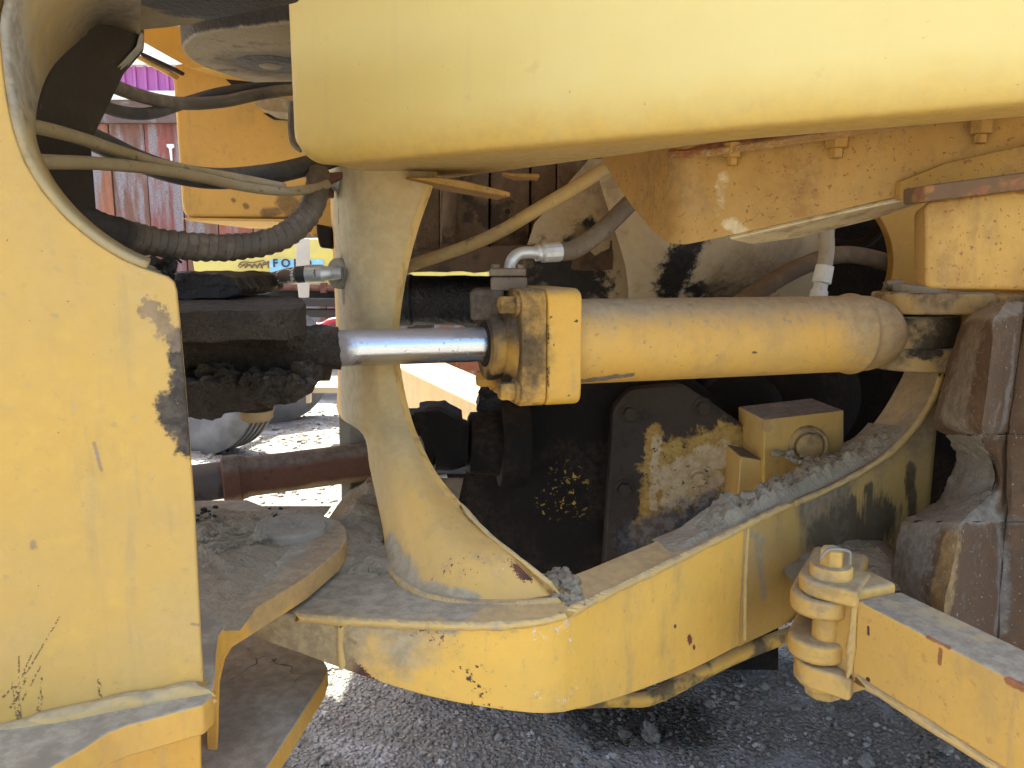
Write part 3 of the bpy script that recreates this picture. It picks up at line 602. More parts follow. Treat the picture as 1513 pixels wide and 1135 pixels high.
post_m = yellow('post_paint', dust=.4, up=.2, base=(.58, .36, .10), layers=[
    L(SEG([(P(500, 240, 1.33), P(512, 610, 1.33), .085)], 12, .4, .55), ((.37, .35, .28), (.31, .285, .22)), a=.9), L(SEG([(P(560, 240, 1.27), P(560, 640, 1.24), .14)], 12, .4, .6), ((.44, .36, .20), (.38, .30, .16)), a=.6),  # first layer paints in the grey sky light on the left side
    L(SEG([(P(505, 385, 1.33), P(507, 440, 1.33), .012), (P(500, 520, 1.33), P(503, 580, 1.33), .006), (P(498, 310, 1.34), P(500, 330, 1.34), .004)], 60, .9, .3), ((.13, .105, .08), (.2, .165, .12)), a=.8),
    L(SEG([(P(755, 820, .99), P(772, 848, .98), .007), (P(765, 838, .98), P(778, 852, .98), .008), (P(745, 815, .99), P(760, 825, .99), .004)], 240, 1.5, .12), RUST, h=-.6),
    L(CHIP([(P(660, 838, 1.0), P(705, 832, .99), .03), (P(735, 812, 1.0), P(760, 830, .985), .02)], 170, .60, .615, (1, 1, .45)), DARK_CHIP),
    L(SEG([(P(743, 842, .985), P(743, 843, .985), .0028)], 90, .3, .3), (.6, .6, .58)), L(SEG([(P(570, 800, 1.1), P(600, 855, 1.0), .018), (P(620, 868, .99), P(700, 885, .96), .010)], 40, .8, .4), GREY_DUST, a=.8, g=.5)])
edge_m = yellow('post_edge_paint', dust=.4, up=0, base=(.62, .41, .14), layers=[L(N(50, .5, .65, 5, (1, 1, .3)), ((.38, .22, .07), (.30, .18, .08)), a=.7)])
po = part('post', post_m, rf, (loft, pr), solid=-.020, bevel=.002)
redge = catmull([P(*r[-1]) for r in prow], 5); redge2 = catmull([P(r[-1][0]+10, r[-1][1]+(2 if r[-1][1] < 700 else -3), r[-1][2]+.012) for r in prow], 5); redge3 = catmull([P(r[-1][0]+9, r[-1][1], r[-1][2]+.05) for r in prow], 5)
part('post_edge', edge_m, rf, (loft, [[p+V((-.002, -.0012, 0)) for p in redge], redge2, redge3]), angle=20)
part('weld_bead', weld_m, rf, (bead, [P(570, 836, 1.08), P(582, 851, 1.035), P(602, 868, .995), P(645, 886, .962), P(725, 896, .947), P(826, 888, .953)], .0055, .006, .5))
part('post_lip', weld_m, rf, (bead, [P(684, 750, 1.09), P(720, 788, 1.047), P(770, 828, .994), P(822, 870, .964)], .0034, .02, .5))
part('post_leg', dusty_m, rf, (prism, PX([(500, 610), (517, 612), (518, 650), (519, 700), (517, 780), (504, 780), (503, 690), (500, 640)], 1.47), (.02, .05, 0)), bevel=.003)
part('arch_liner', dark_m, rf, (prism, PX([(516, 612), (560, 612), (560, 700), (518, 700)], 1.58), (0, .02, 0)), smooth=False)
bs = part('hose_boss', dusty_m, rf, (lathe, P(506, 404, 1.335), (-.55, -.8, 0), [(-.01, .027), (.012, .026), (.016, .022)], 24)); part('hose_boss_nut', zinc_m, bs, (lathe, P(501, 404, 1.315), (-.95, -.25, 0), [(0, .013), (.012, .013), (.014, .010), (.03, .010)], 6))
part('clamp_bolt', zinc_m, rf, (hexbolt, P(499, 270, 1.33), (-.3, -1, 0), .011, .014)); part('hose_clamp', rust_m, rf, (prism, PX([(470, 256), (508, 253), (508, 261), (484, 272), (484, 290), (470, 290)], 1.30), (0, .05, 0)), bevel=.003)
part('clamp_bracket', dark_m, rf, (prism, PX([(466, 330), (490, 338), (490, 368), (472, 366), (468, 350)], 1.45), (0, .1, 0)), bevel=.005); part('clamp_tab', yellow('tab_paint', dust=.5), rf, (prism, PX([(452, 300), (492, 300), (492, 372), (470, 345), (462, 352), (448, 330)], 1.6), (0, .05, 0)), bevel=.004)
# rear lugs holding the cylinder's end
C0, C1 = P(497, 515, 1.16), P(1300, 492, 1.46); CA = (C1-C0).normalized()
def CYL(px):
    n = V((0, 1, 0)); lo, hi = 0.0, 1.4
    for _ in range(40):
        m_ = (lo+hi)/2; q = C0+CA*m_-ORG; x = CX+FPX*q.x/(q.y*_c-q.z*_s)
        if x < px: lo = m_
        else: hi = m_
    return lo
EYE = C0+CA*CYL(1352)
def capsule(c, r, L_, z, dirv=(1, .12, 0), n=14):
    d = V(dirv).normalized(); u = V((-d.y, d.x, 0)); c = V((c.x, c.y, z)); out = []
    for k in range(n+1):
        a = math.pi/2+math.pi*k/n; out.append(c+d*math.cos(a)*r+u*math.sin(a)*r)
    return out+[c+d*L_-u*r, c+d*L_+u*r]
rlug_m = yellow('rear_lug_paint', base=(.42, .27, .10), dust=.7, up=1.0, layers=[L(UP(.5, .8, .3), GREY_DUST, g=1.0), L(N(16, .44, .60), ((.30, .21, .11), (.15, .10, .055)), a=.9), L(N(11, .55, .64, 5, off=(5, 5, 5)), BGREASE, a=.85), L(SEG([(P(1320, 463, 1.36), P(1400, 462, 1.38), .012), (P(1290, 520, 1.4), P(1390, 516, 1.4), .020)], 50, 1.0, .25), BGREASE, g=.6)])
zt1 = P(1350, 434, EYE.y-.08).z; zt0 = P(1350, 466, EYE.y-.08).z; zq1 = P(1350, 518, EYE.y-.08).z; zq0 = P(1350, 552, EYE.y-.08).z
part('cylinder_lug', rlug_m, rf, (prism, capsule(EYE, .082, .10, zt0), (0, 0, zt1-zt0)), bevel=.005); part('cylinder_lug', rlug_m, rf, (prism, capsule(EYE, .078, .062, zq0), (0, 0, zq1-zq0)), bevel=.005)
part('lug_bridge', rlug_m, rf, (prism, [V((EYE.x+.075, EYE.y-.07, zq0)), V((EYE.x+.20, EYE.y-.02, zq0)), V((EYE.x+.20, EYE.y+.22, zq0)), V((EYE.x+.075, EYE.y+.22, zq0))], (0, 0, zt1-zq0-.004)), bevel=.004)
part('pin_keeper', dusty_m, rf, (mudlug, capsule(EYE, .045, .06, zt1, (.6, 1, 0)), (0, 0, .012), .012, .004, 40, .5), (blob, EYE+V((-.02, .06, zt1-EYE.z+.012)), .016, .7, 2), (blob, EYE+V((.0, .07, zt1-EYE.z+.012)), .010, .9, 2))
# yellow plate with the round opening behind the lug, inner wall, mounting block
open_m = yellow('inner_plate_paint', base=(.50, .30, .06), dust=.3)
cxo, cyo, ro_ = 1225, 385, 98
arc = [(cxo+ro_*math.cos(a)*.97, cyo-ro_*math.sin(a)*1.05) for a in [math.radians(60-6*k) for k in range(18)]]
part('opening_plate', open_m, rf, (prism, PX(arc+[(1290, 520), (1560, 520), (1560, 200), (1280, 200)], 1.78), (0, .03, 0)), bevel=.003)
mb_m = yellow('block_paint', base=(.58, .37, .10), dust=.6, up=1, layers=[L(UP(.5, .8, .2), ((.12, .10, .08), (.18, .15, .12)), g=.6), chips((1, 1, 8)), L(N(14, .6, .7), ((.4, .27, .12), (.3, .2, .1)), a=.6)])
mb = part('mounting_block', mb_m, rf, (prism, [P(1129, 620, 1.62), P(1247, 606, 1.66), P(1247, 720, 1.66), P(1129, 730, 1.62)], (-.012, .15, 0)), bevel=.003)
part('block_foot', mb_m, rf, (prism, PX([(1094, 674), (1140, 682), (1140, 770), (1088, 770)], 1.635), (0, .12, 0)), bevel=.004)
part('block_pin', rlug_m, mb, (lathe, P(1192, 658, 1.64), (.03, -1, 0), [(0, .044), (.010, .044), (.014, .041), (.014, .035), (.005, .034), (.005, .030), (.016, .028), (.018, .022), (.018, .001)], 32))
# lugs for the lock bar
pin = PZ(1228, 838, .74); pinx = V((pin.x, pin.y, 0))
clv_m = yellow('clevis_paint', base=(.60, .365, .10), dust=.55, up=.9, layers=[chips((9, 1, 2), .72, .74, 45), L(N(25, .52, .68), GREY_DUST, a=.55), L(N(15, .50, .66, 4, off=(3, 8, 1)), ((.30, .20, .085), (.22, .15, .07)), a=.55)])
for z0, z1 in ((.668, .700), (.596, .628)):
    part('pivot_lug', clv_m, rf, (prism, capsule(pinx+V((-.010, .006, 0)), .045, .20, z0, (.6, 1, 0)), (0, 0, z1-z0)), bevel=.008, segs=3)

# ================================================================ STEERING CYLINDER
sc = thing('steering_cylinder', 'yellow hydraulic steering cylinder with chrome rod crossing the picture', 'hydraulic cylinder', C0+V((.3, .1, -.12)))
def cx(a, b): return CYL(b)-CYL(a)
rodr = .0275
part('rod', chrome_m, sc, (lathe, C0-CA*.0, CA, [(0, rodr), (cx(497, 740), rodr)], 40))
part('rod_eye', mudgrease_m, sc, (lambda bm: (lathe(bm, C0-CA*.19, CA, [(-.06, .03), (-.03, .046), (.02, .051), (.08, .050), (.125, .042), (.155, .0335), (.193, .0320), (.1935, .027)], 32), roughen(bm, .008, .0055, 30, 4, .6)),))
d_, u_, w_ = frame(CA)
def boxsec(bm, t0, t1, h, r, d2=None):
    pts = rounded([C0+CA*t0+u_*a*h+V((0, 0, 1))*b*h for a, b in ((-1, -1), (1, -1), (1, 1), (-1, 1))], r, 5); prism(bm, pts, CA*(t1-t0))
tH0, tH1, tH2 = CYL(768)-.026, CYL(803)-.026, CYL(851)-.026
head_m = yellow('cylinder_head_paint', base=(.66, .365, .055), dust=.3, up=.75, layers=[
    L(SEG([(C0+CA*tH1+u_*.091+V((0, 0, -.055)), C0+CA*tH1+u_*.091+V((0, 0, -.03)), .0036), (C0+CA*tH1+u_*.091+V((0, 0, .01)), C0+CA*tH1+u_*.091+V((0, 0, .035)), .0034), (C0+CA*tH1+u_*.091+V((0, 0, -.09)), C0+CA*tH1+u_*.091+V((0, 0, .085)), .0014)], 240, 1.7, .5), ((.07, .035, .02), (.04, .025, .02))),
    L(N(75, .70, .72, 3, off=(1, 2, 3)), DARK_CHIP, a=.9), L(SEG([(C0+CA*tH0+V((0, -.02, 0)), C0+CA*(tH0+.001), .07)], 30, .8, .5), BGREASE, a=.75)])
headl_m = yellow('head_flange_paint', base=(.62, .34, .055), dust=.3, up=.8, layers=[L(N(12, .46, .62, 5), ((.28, .155, .045), (.16, .10, .045)), a=.65), L(N(75, .68, .71, 3, off=(1, 2, 3)), DARK_CHIP, a=.9), L(SEG([(C0+CA*tH0+u_*.05, C0+CA*tH0+V((0, 0, .05)), .075)], 40, 1.0, .5), BGREASE, a=.8)])
part('head_flange', headl_m, sc, (boxsec, tH0, tH1-.0006, .090, .024), bevel=.003, segs=2); part('barrel_flange', head_m, sc, (boxsec, tH1+.0006, tH2, .0905, .026), bevel=.005, segs=3)
gland_m = yellow('gland_paint', base=(.45, .25, .04), dust=.2, up=.5, layers=[L(N(9, .35, .6), ((.10, .065, .04), (.06, .045, .033)), a=.9, g=.6), L(HI(1.055, 1.10, .06, 30), ((.11, .08, .052), (.06, .045, .03)), a=.95), L(SEG([(C0+CA*CYL(722)+V((0, -.03, -.06)), C0+CA*CYL(745)+V((0, -.04, -.06)), .02)], 40, 1, .3), GREASE, a=.9)])
part('gland', gland_m, sc, (lathe, C0+CA*CYL(716), CA, [(.006, .031), (.0, .036), (0, .054), (.004, .058), (.012, .058), (.02, .056), (tH0-CYL(716)-.012, .060), (tH0-CYL(716)-.002, .074), (tH0-CYL(716), .078)], 40)); part('rod_seal', dark_m, sc, (lathe, C0+CA*(CYL(716)-.002), CA, [(0, .029), (.0, .036), (.02, .037)], 32))
part('gland_web', gland_m, sc, (prism, [C0+CA*(tH0-.055)+V((0, -.03, .04)), C0+CA*(tH0)+V((0, -.03, .04)), C0+CA*(tH0)+V((0, -.03, .088)), C0+CA*(tH0-.055)+V((0, -.03, .088))], (0, .09, 0)), bevel=.006)
for a, b in ((-1, 1), (-1, -1), (1, 1), (1, -1)):
    bp = C0+CA*tH0+u_*(.066*a if u_.y < 0 else .066*a)+V((0, 0, .066*b)); part('bolt', headl_m, sc, (hexbolt, bp, -CA, .0145, .027))
pb = C0+CA*(tH0+.004)+V((0, -.028, .085))
pbm = mat('port_block', (.17, .12, .075), .85, var=.3, layers=[L(N(20, .5, .65), ((.26, .19, .115), (.10, .07, .045)), a=.8), L(N(60, .62, .7), (.06, .045, .035), a=.7)])
pbo = part('port_block', pbm, sc, (prism, [pb+CA*-.026, pb+CA*.034, pb+CA*.034+V((0, .06, 0)), pb+CA*-.026+V((0, .06, 0))], (0, 0, .022)), bevel=.004)
pf = part('port_flange', pbm, sc, (prism, [pb+CA*-.028+V((0, -.003, .023)), pb+CA*.032+V((0, -.003, .023)), pb+CA*.032+V((0, .062, .023)), pb+CA*-.028+V((0, .062, .023))], (0, 0, .012)), bevel=.003)
for q in (-.018, .022): part('bolt', pbm, pf, (hexbolt, pb+CA*q+V((0, .012, .035)), (0, 0, 1), .007, .007, False))
barrel_m = yellow('barrel_paint', base=(.62, .36, .08), dust=.4, up=1.0, layers=[
    L(UP(.15, .85, .5, 18), ((.40, .32, .20), (.33, .27, .18)), a=.65), L(MUL(UP(.0, .6, .6, 20), N(55, .56, .66, 7)), GREY_DUST, a=.75),
    L(SEG([(C0+CA*CYL(1270)+V((0, -.07, .02)), C0+CA*CYL(1320)+V((0, -.04, 0)), .07)], 40, .9, .5), ((.40, .32, .20), (.3, .22, .13)), a=.6),
    L(SEG([(P(935, 528, 1.25), P(1010, 527, 1.27), .0012), (P(955, 523, 1.25), P(965, 520, 1.25), .0015), (P(1100, 518, 1.3), P(1130, 524, 1.3), .002), (P(990, 523, 1.27), P(1060, 525, 1.28), .001)], 260, 1.0, .2), DARK_CHIP, a=.85),
    L(SEG([(P(860, 564, 1.24), P(935, 560, 1.25), .009)], 50, .9, .2), ((.20, .16, .12), (.14, .11, .085)), a=.95), L(N(120, .66, .7, 6, off=(7, 7, 7)), ((.22, .16, .09), (.14, .1, .06)), a=.7)])
tB = CYL(1255); tE = CYL(1310)
part('barrel', barrel_m, sc, (lathe, C0+CA*(tH2-.004), CA, [(0, .0705), (tB-tH2-.012, .0705), (tB-tH2-.006, .0735), (tB-tH2+.002, .0755), (tB-tH2+.008, .0745), (tB-tH2+.010, .0715), (tB-tH2+.02, .0712), (tB-tH2+.04, .070), (tE-tH2-.012, .062), (tE-tH2+.008, .047), (tE-tH2+.025, .034)], 56), angle=60)
eye_m = yellow('eye_paint', base=(.34, .24, .13), dust=.8, layers=[L(N(14, .40, .56, 5), BGREASE, a=.9), L(SEG([(P(1330, 470, 1.40), P(1345, 520, 1.40), .024), (P(1320, 468, 1.4), P(1385, 468, 1.4), .008), (P(1340, 516, 1.4), P(1385, 517, 1.4), .006)], 50, .9, .2), BGREASE, g=.6), L(UP(.5, .8), GREY_DUST)])
part('eye', eye_m, sc, (prism, [V((q.x, q.y, EYE.z-.033)) for q in [EYE-CA*.075+u_*.03, EYE-CA*.075-u_*.03, EYE-CA*.02-u_*.062, EYE+CA*.045-u_*.058, EYE+CA*.058-u_*.03, EYE+CA*.058+u_*.05, EYE-CA*.02+u_*.062]], (0, 0, .066)), bevel=.008, segs=3)
# ================================================================ DRIVE SHAFT
D0, D1 = P(262, 718, 1.33), P(650, 668, 1.50); DA = (D1-D0).normalized()
ds = thing('drive_shaft', 'rusty drive shaft tube running from the front frame through the post', 'drive shaft', D0+V((.2, .05, -.1)))
dsm = mat('drive_shaft_rust', (.125, .052, .026), .8, var=.35, vscale=18, bump=.5, layers=[L(N(60, .55, .68, 5), ((.20, .10, .06), (.08, .035, .025)), a=.8), L(UP(.35, .75, .35, 14), ((.20, .17, .14), (.13, .105, .085)), a=.9),
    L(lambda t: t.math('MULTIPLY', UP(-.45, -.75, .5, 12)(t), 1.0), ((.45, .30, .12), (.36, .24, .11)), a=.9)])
part('tube', dsm, ds, (lathe, D0+DA*.115, DA, [(0, .034), (.002, .0365), (.33, .0365)], 36)); part('collar', dsm, ds, (lathe, D0+DA*.075, DA, [(0, .036), (.003, .0435), (.03, .0435), (.034, .040), (.042, .0385)], 36))
part('sleeve', mat('dark_sleeve', (.09, .07, .058), .6, var=.3, layers=[L(N(20, .5, .65), (.035, .03, .026)), L(UP(.5, .9), (.2, .18, .15), a=.6)]), ds, (lathe, D0-DA*.35, DA, [(0, .034), (.43, .034)], 32))
# ================================================================ TRANSMISSION
trn = thing('transmission', 'oil-black transmission housing with bolted cover below the steering cylinder', 'transmission', P(880, 860, 1.9))
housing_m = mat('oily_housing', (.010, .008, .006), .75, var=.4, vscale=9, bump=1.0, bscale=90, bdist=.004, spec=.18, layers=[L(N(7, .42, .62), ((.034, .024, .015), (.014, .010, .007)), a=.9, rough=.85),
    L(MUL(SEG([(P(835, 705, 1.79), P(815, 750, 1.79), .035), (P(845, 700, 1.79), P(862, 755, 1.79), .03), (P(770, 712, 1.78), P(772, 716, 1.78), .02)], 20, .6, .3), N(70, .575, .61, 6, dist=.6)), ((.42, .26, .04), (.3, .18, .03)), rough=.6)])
def hous(bm):
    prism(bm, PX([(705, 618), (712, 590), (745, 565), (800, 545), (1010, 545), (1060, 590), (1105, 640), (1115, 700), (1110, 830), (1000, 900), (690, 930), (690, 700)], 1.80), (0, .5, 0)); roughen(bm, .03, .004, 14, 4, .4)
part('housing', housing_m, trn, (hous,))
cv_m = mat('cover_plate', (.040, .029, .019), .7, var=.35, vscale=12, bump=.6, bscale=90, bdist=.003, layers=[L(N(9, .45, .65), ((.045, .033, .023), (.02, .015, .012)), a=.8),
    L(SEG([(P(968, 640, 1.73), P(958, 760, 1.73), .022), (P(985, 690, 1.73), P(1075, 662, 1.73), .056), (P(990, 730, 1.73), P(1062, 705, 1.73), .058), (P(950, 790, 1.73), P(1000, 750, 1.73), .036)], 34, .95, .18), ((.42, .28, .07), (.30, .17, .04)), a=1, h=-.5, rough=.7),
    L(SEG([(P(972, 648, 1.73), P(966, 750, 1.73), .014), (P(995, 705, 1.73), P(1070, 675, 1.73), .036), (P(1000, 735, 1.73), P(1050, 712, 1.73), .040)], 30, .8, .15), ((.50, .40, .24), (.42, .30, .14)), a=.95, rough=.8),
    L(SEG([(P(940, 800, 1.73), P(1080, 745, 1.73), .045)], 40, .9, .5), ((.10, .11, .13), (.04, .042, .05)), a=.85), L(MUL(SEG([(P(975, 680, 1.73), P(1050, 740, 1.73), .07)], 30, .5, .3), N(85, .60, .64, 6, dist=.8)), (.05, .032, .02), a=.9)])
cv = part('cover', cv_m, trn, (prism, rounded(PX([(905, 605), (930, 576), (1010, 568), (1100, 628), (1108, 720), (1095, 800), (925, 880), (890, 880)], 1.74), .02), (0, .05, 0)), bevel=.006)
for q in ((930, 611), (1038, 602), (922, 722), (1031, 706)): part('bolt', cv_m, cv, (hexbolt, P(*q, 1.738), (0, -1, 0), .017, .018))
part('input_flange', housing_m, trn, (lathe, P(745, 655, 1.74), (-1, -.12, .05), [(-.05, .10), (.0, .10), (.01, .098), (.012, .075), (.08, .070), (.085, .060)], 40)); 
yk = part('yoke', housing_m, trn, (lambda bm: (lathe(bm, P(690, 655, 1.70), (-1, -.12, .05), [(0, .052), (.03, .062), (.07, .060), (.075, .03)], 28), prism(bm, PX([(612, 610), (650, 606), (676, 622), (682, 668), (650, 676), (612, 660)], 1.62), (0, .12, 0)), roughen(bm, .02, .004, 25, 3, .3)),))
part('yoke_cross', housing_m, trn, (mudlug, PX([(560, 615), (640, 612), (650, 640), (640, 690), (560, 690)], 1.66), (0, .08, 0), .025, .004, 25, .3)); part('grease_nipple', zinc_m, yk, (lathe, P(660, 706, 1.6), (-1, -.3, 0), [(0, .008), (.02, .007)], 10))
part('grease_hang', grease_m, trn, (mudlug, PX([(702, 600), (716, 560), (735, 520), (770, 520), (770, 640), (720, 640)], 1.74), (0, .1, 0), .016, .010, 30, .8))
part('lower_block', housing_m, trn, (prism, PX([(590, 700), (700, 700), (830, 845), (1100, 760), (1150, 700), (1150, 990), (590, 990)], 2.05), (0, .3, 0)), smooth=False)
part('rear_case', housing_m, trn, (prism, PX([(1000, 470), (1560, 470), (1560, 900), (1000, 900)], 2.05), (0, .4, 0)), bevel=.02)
part('case_lobe', housing_m, trn, (lathe, P(1085, 605, 2.0), (0, -1, 0), [(-.1, .12), (.06, .11), (.08, .08)], 32)); part('case_lobe', housing_m, trn, (lathe, P(1190, 590, 2.0), (.2, -1, 0), [(-.1, .16), (.02, .15), (.04, .10), (.05, .001)], 32))
# ================================================================ BELLY ABOVE
be = thing('engine_belly', 'grimy beige engine underside with black grease stains above the cylinder', 'engine', P(950, 420, 2.0))
bw_m = mat('belly_panel', (.34, .26, .155), .9, var=.35, vscale=8, bump=.7, bdist=.004, streak=.5, layers=[L(N(10, .46, .6, 6, (1, 1, .4)), ((.20, .13, .07), (.12, .08, .045)), a=.9), L(HI(1.50, 1.40, .12, 12), ((.07, .045, .028), (.11, .07, .04)), a=.9), L(N(9, .58, .66, off=(3, 3, 3)), GREASE, a=.7)])
for a, b, yy in ((612, 650, 1.97), (650, 722, 1.93), (724, 782, 1.94), (784, 822, 1.95), (824, 905, 1.93)):
    part('panel', bw_m, be, (prism, PX([(a, 225), (b, 225), (b, 386), (a, 386)], yy), (0, .06, 0)), bevel=.004)
part('panel_backing', housing_m, be, (prism, PX([(600, 225), (910, 225), (910, 388), (600, 388)], 2.03), (0, .04, 0)), smooth=False)
part('panel_rib', bw_m, be, (tube, PX([(668, 250), (660, 380)], 1.92), .018, 12)); part('panel_bolt', bw_m, be, (hexbolt, P(664, 345, 1.90), (0, -1, 0), .014, .014)); part('panel_hole', dark_m, be, (lathe, P(750, 313, 1.938), (0, -1, 0), [(0, .0068), (.004, .0068)], 16))
part('sill', mat('belly_sill', (.10, .065, .04), .9, var=.3, layers=[L(N(16, .5, .65), (.05, .035, .025))]), be, (mudlug, PX([(590, 372), (905, 355), (905, 398), (700, 402), (590, 400)], 1.86), (0, .2, 0), .03, .005, 20, .4))
cone_m = mat('belly_casing', (.42, .335, .205), .85, var=.22, vscale=7, bump=.5, bdist=.004, layers=[
    L(SEG([(P(992, 440, 1.74), P(1008, 385, 1.71), .040), (P(1012, 375, 1.70), P(1035, 335, 1.72), .030), (P(880, 450, 1.80), P(872, 400, 1.78), .040), (P(800, 420, 1.86), P(850, 430, 1.86), .085), (P(840, 380, 1.86), P(870, 340, 1.86), .03), (P(1030, 436, 1.76), P(1140, 440, 1.85), .030)], 55, 1.0, .3), GREASE, g=.6, rough=.6), L(N(12, .52, .66), ((.30, .22, .12), (.22, .16, .09)), a=.7), L(SEG([(P(1060, 400, 1.8), P(1280, 350, 1.8), .05)], 14, .6, .5), ((.24, .17, .09), (.15, .10, .06)), a=.6), specks()])
cr = [[(880, 250, 1.78), (905, 330, 1.74), (925, 400, 1.76), (930, 470, 1.85)], [(960, 240, 1.76), (975, 330, 1.70), (985, 400, 1.72), (990, 470, 1.82)], [(1060, 240, 1.80), (1075, 330, 1.74), (1085, 400, 1.77), (1090, 470, 1.9)], [(1180, 240, 1.88), (1180, 330, 1.83), (1170, 400, 1.86), (1165, 470, 2.0)], [(1240, 240, 2.0), (1235, 330, 2.0), (1225, 400, 2.02), (1210, 470, 2.1)]]
cr = [catmull(on(r), 5) for r in cr]; cr = [list(r) for r in zip(*[catmull(c, 5) for c in zip(*cr)])]
part('casing', cone_m, be, (loft, cr), solid=-.03)
part('casing_cheek', cone_m, be, (mudlug, PX([(790, 330), (870, 235), (960, 235), (985, 470), (765, 470), (765, 400)], 1.86), (0, .2, 0), .04, .003, 12, .2))
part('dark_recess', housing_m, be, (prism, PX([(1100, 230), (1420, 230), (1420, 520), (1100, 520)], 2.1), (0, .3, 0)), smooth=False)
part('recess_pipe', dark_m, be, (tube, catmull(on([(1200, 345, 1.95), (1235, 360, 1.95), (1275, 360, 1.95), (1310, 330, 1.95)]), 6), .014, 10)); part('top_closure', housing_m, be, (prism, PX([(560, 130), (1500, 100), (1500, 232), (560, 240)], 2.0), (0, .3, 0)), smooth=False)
# ================================================================ FAR CYLINDER (black)
fc_ = thing('far_cylinder', 'black grease-covered cylinder on the far side, seen behind the post', 'hydraulic cylinder', P(650, 480, 2.0))
part('barrel', grease_m, fc_, (lambda bm: (lathe(bm, P(612, 444, 2.0), (1, 0, 0), [(0, .063), (.30, .063)], 32), roughen(bm, .02, .002, 40, 3)),)); part('end_cap', grease_m, fc_, (lathe, P(560, 444, 2.0), (1, 0, 0), [(0, .06), (.005, .067), (.085, .067), (.092, .062)], 32))
# ================================================================ FENDER
FL, FR = P(432, 245, 1.16), P(1513, 150, .80)
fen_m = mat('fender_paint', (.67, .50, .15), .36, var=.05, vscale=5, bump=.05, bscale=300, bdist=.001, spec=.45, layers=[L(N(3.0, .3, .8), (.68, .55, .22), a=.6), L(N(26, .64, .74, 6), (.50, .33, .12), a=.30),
    L(lambda t: t.math('MULTIPLY', UP(-.88, -.99, .12, 20)(t), 1.0), ((.56, .38, .14), (.47, .30, .10)), a=.85), L(SEG([(FL+V((.03, 0, -.01)), FR+V((.5, -.13, .015)), .050)], 14, .5, .75), ((.66, .40, .07), (.58, .35, .075)), a=.75), L(N(7, .50, .75, 4, (1, 1, .12), (3, 3, 3)), (.58, .40, .13), a=.30), L(N(48, .58, .72, 4, (1, 1, .06), (6, 1, 3)), (.60, .45, .17), a=.30), L(N(130, .70, .74, 4), ((.40, .25, .07), (.25, .15, .06)), a=.6), L(SEG([(P(619, 128, 1.0), P(621, 158, 1.0), .0025)], 100, .8, .6), (.45, .28, .08), a=.6)])  # lower edge and underside tinted orange in place of light reflected off the ground
fdir = V((FR.x-FL.x, FR.y-FL.y, 0)); flen = fdir.length; fdir.normalize(); fback = V((-fdir.y, fdir.x, 0))
if fback.y < 0: fback = -fback
def fender(bm):
    R0, rows_ = .045, []
    us = [0, .002, .006, .012, .02, .03, .04, .055]+[.055+(flen*1.7-.055)*k/26 for k in range(1, 27)]
    for u in us:
        zbq = 1.2+(FL.z-1.2)+(FR.z-FL.z)*u/flen
        c = max(0, R0-u); lift = R0-math.sqrt(max(R0*R0-c*c, 0)); e = min(1, u/.012); off = .012*(1-math.sqrt(max(0, 1-(1-e)**2)))
        p = FL+fdir*u; R = .030; Rz = .020+.045*min(1, u/.30); row = []
        for z in (2.4, 2.0, 1.75, 1.6, 1.5): row.append(V((p.x, p.y, z))+fback*off)
        for k in range(9):
            a = math.pi/2*.82*k/8; row.append(V((p.x, p.y, zbq+lift+Rz*(1-math.sin(a))))+fback*(off+R*(1-math.cos(a))))
        dp = .28-.17*min(1, max(0, u-.1)/.5); row.append(V((p.x, p.y, zbq+lift+.003))+fback*(R+.02+off)); row.append(V((p.x, p.y, zbq+lift+.002))+fback*dp); row.append(V((p.x, p.y, 2.4))+fback*dp)
        rows_.append(row)
    loft(bm, rows_, True, True)
fe = thing('fender', 'big faded yellow fender hanging across the top of the picture', 'fender', P(950, 260, 1.0))
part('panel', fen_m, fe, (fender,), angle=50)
def rusty_yellow(name, base, *extra):
    return mat(name, base, .6, var=.16, vscale=8, bump=.25, bscale=220, bdist=.0015, layers=[L(N(13, .42, .68, 5, (1, 1, .45), (8, 2, 5)), ((.24, .115, .027), (.31, .165, .04)), a=.75), L(N(40, .50, .66, 4, (1, 1, .2), (2, 6, 5)), ((.22, .12, .04), (.37, .225, .075)), a=.5),
        L(N(170, .61, .67, 3, off=(2, 2, 5)), ((.24, .085, .02), (.16, .06, .02)), a=.8), L(N(60, .66, .71, 4, off=(7, 2, 1)), ((.22, .09, .03), (.3, .12, .03)), a=.7)]+list(extra))
brk_m = rusty_yellow('fender_bracket_paint', (.36, .19, .034), L(SEG([(P(1068, 260, 1.05), P(1058, 330, 1.05), .008), (P(965, 270, 1.1), P(968, 300, 1.1), .006), (P(1075, 330, 1.05), P(1095, 340, 1.05), .008)], 60, 1.1, .4), ((.60, .49, .28), (.48, .34, .16)), a=.7),
    L(SEG([(P(1000, 235, 1.08), P(1030, 300, 1.07), .02), (P(895, 245, 1.2), P(960, 235, 1.12), .02)], 40, 1.0, .5), ((.24, .14, .05), (.33, .19, .06)), a=.6))
part('tab', brk_m, fe, (prism, PX([(650, 262), (690, 268), (754, 284), (754, 291), (690, 280), (600, 262)], 1.22), (-.02, .12, .004)), bevel=.002); part('tab', brk_m, fe, (prism, PX([(740, 255), (797, 257), (797, 263), (760, 262)], 1.3), (0, .08, .003)), bevel=.002)
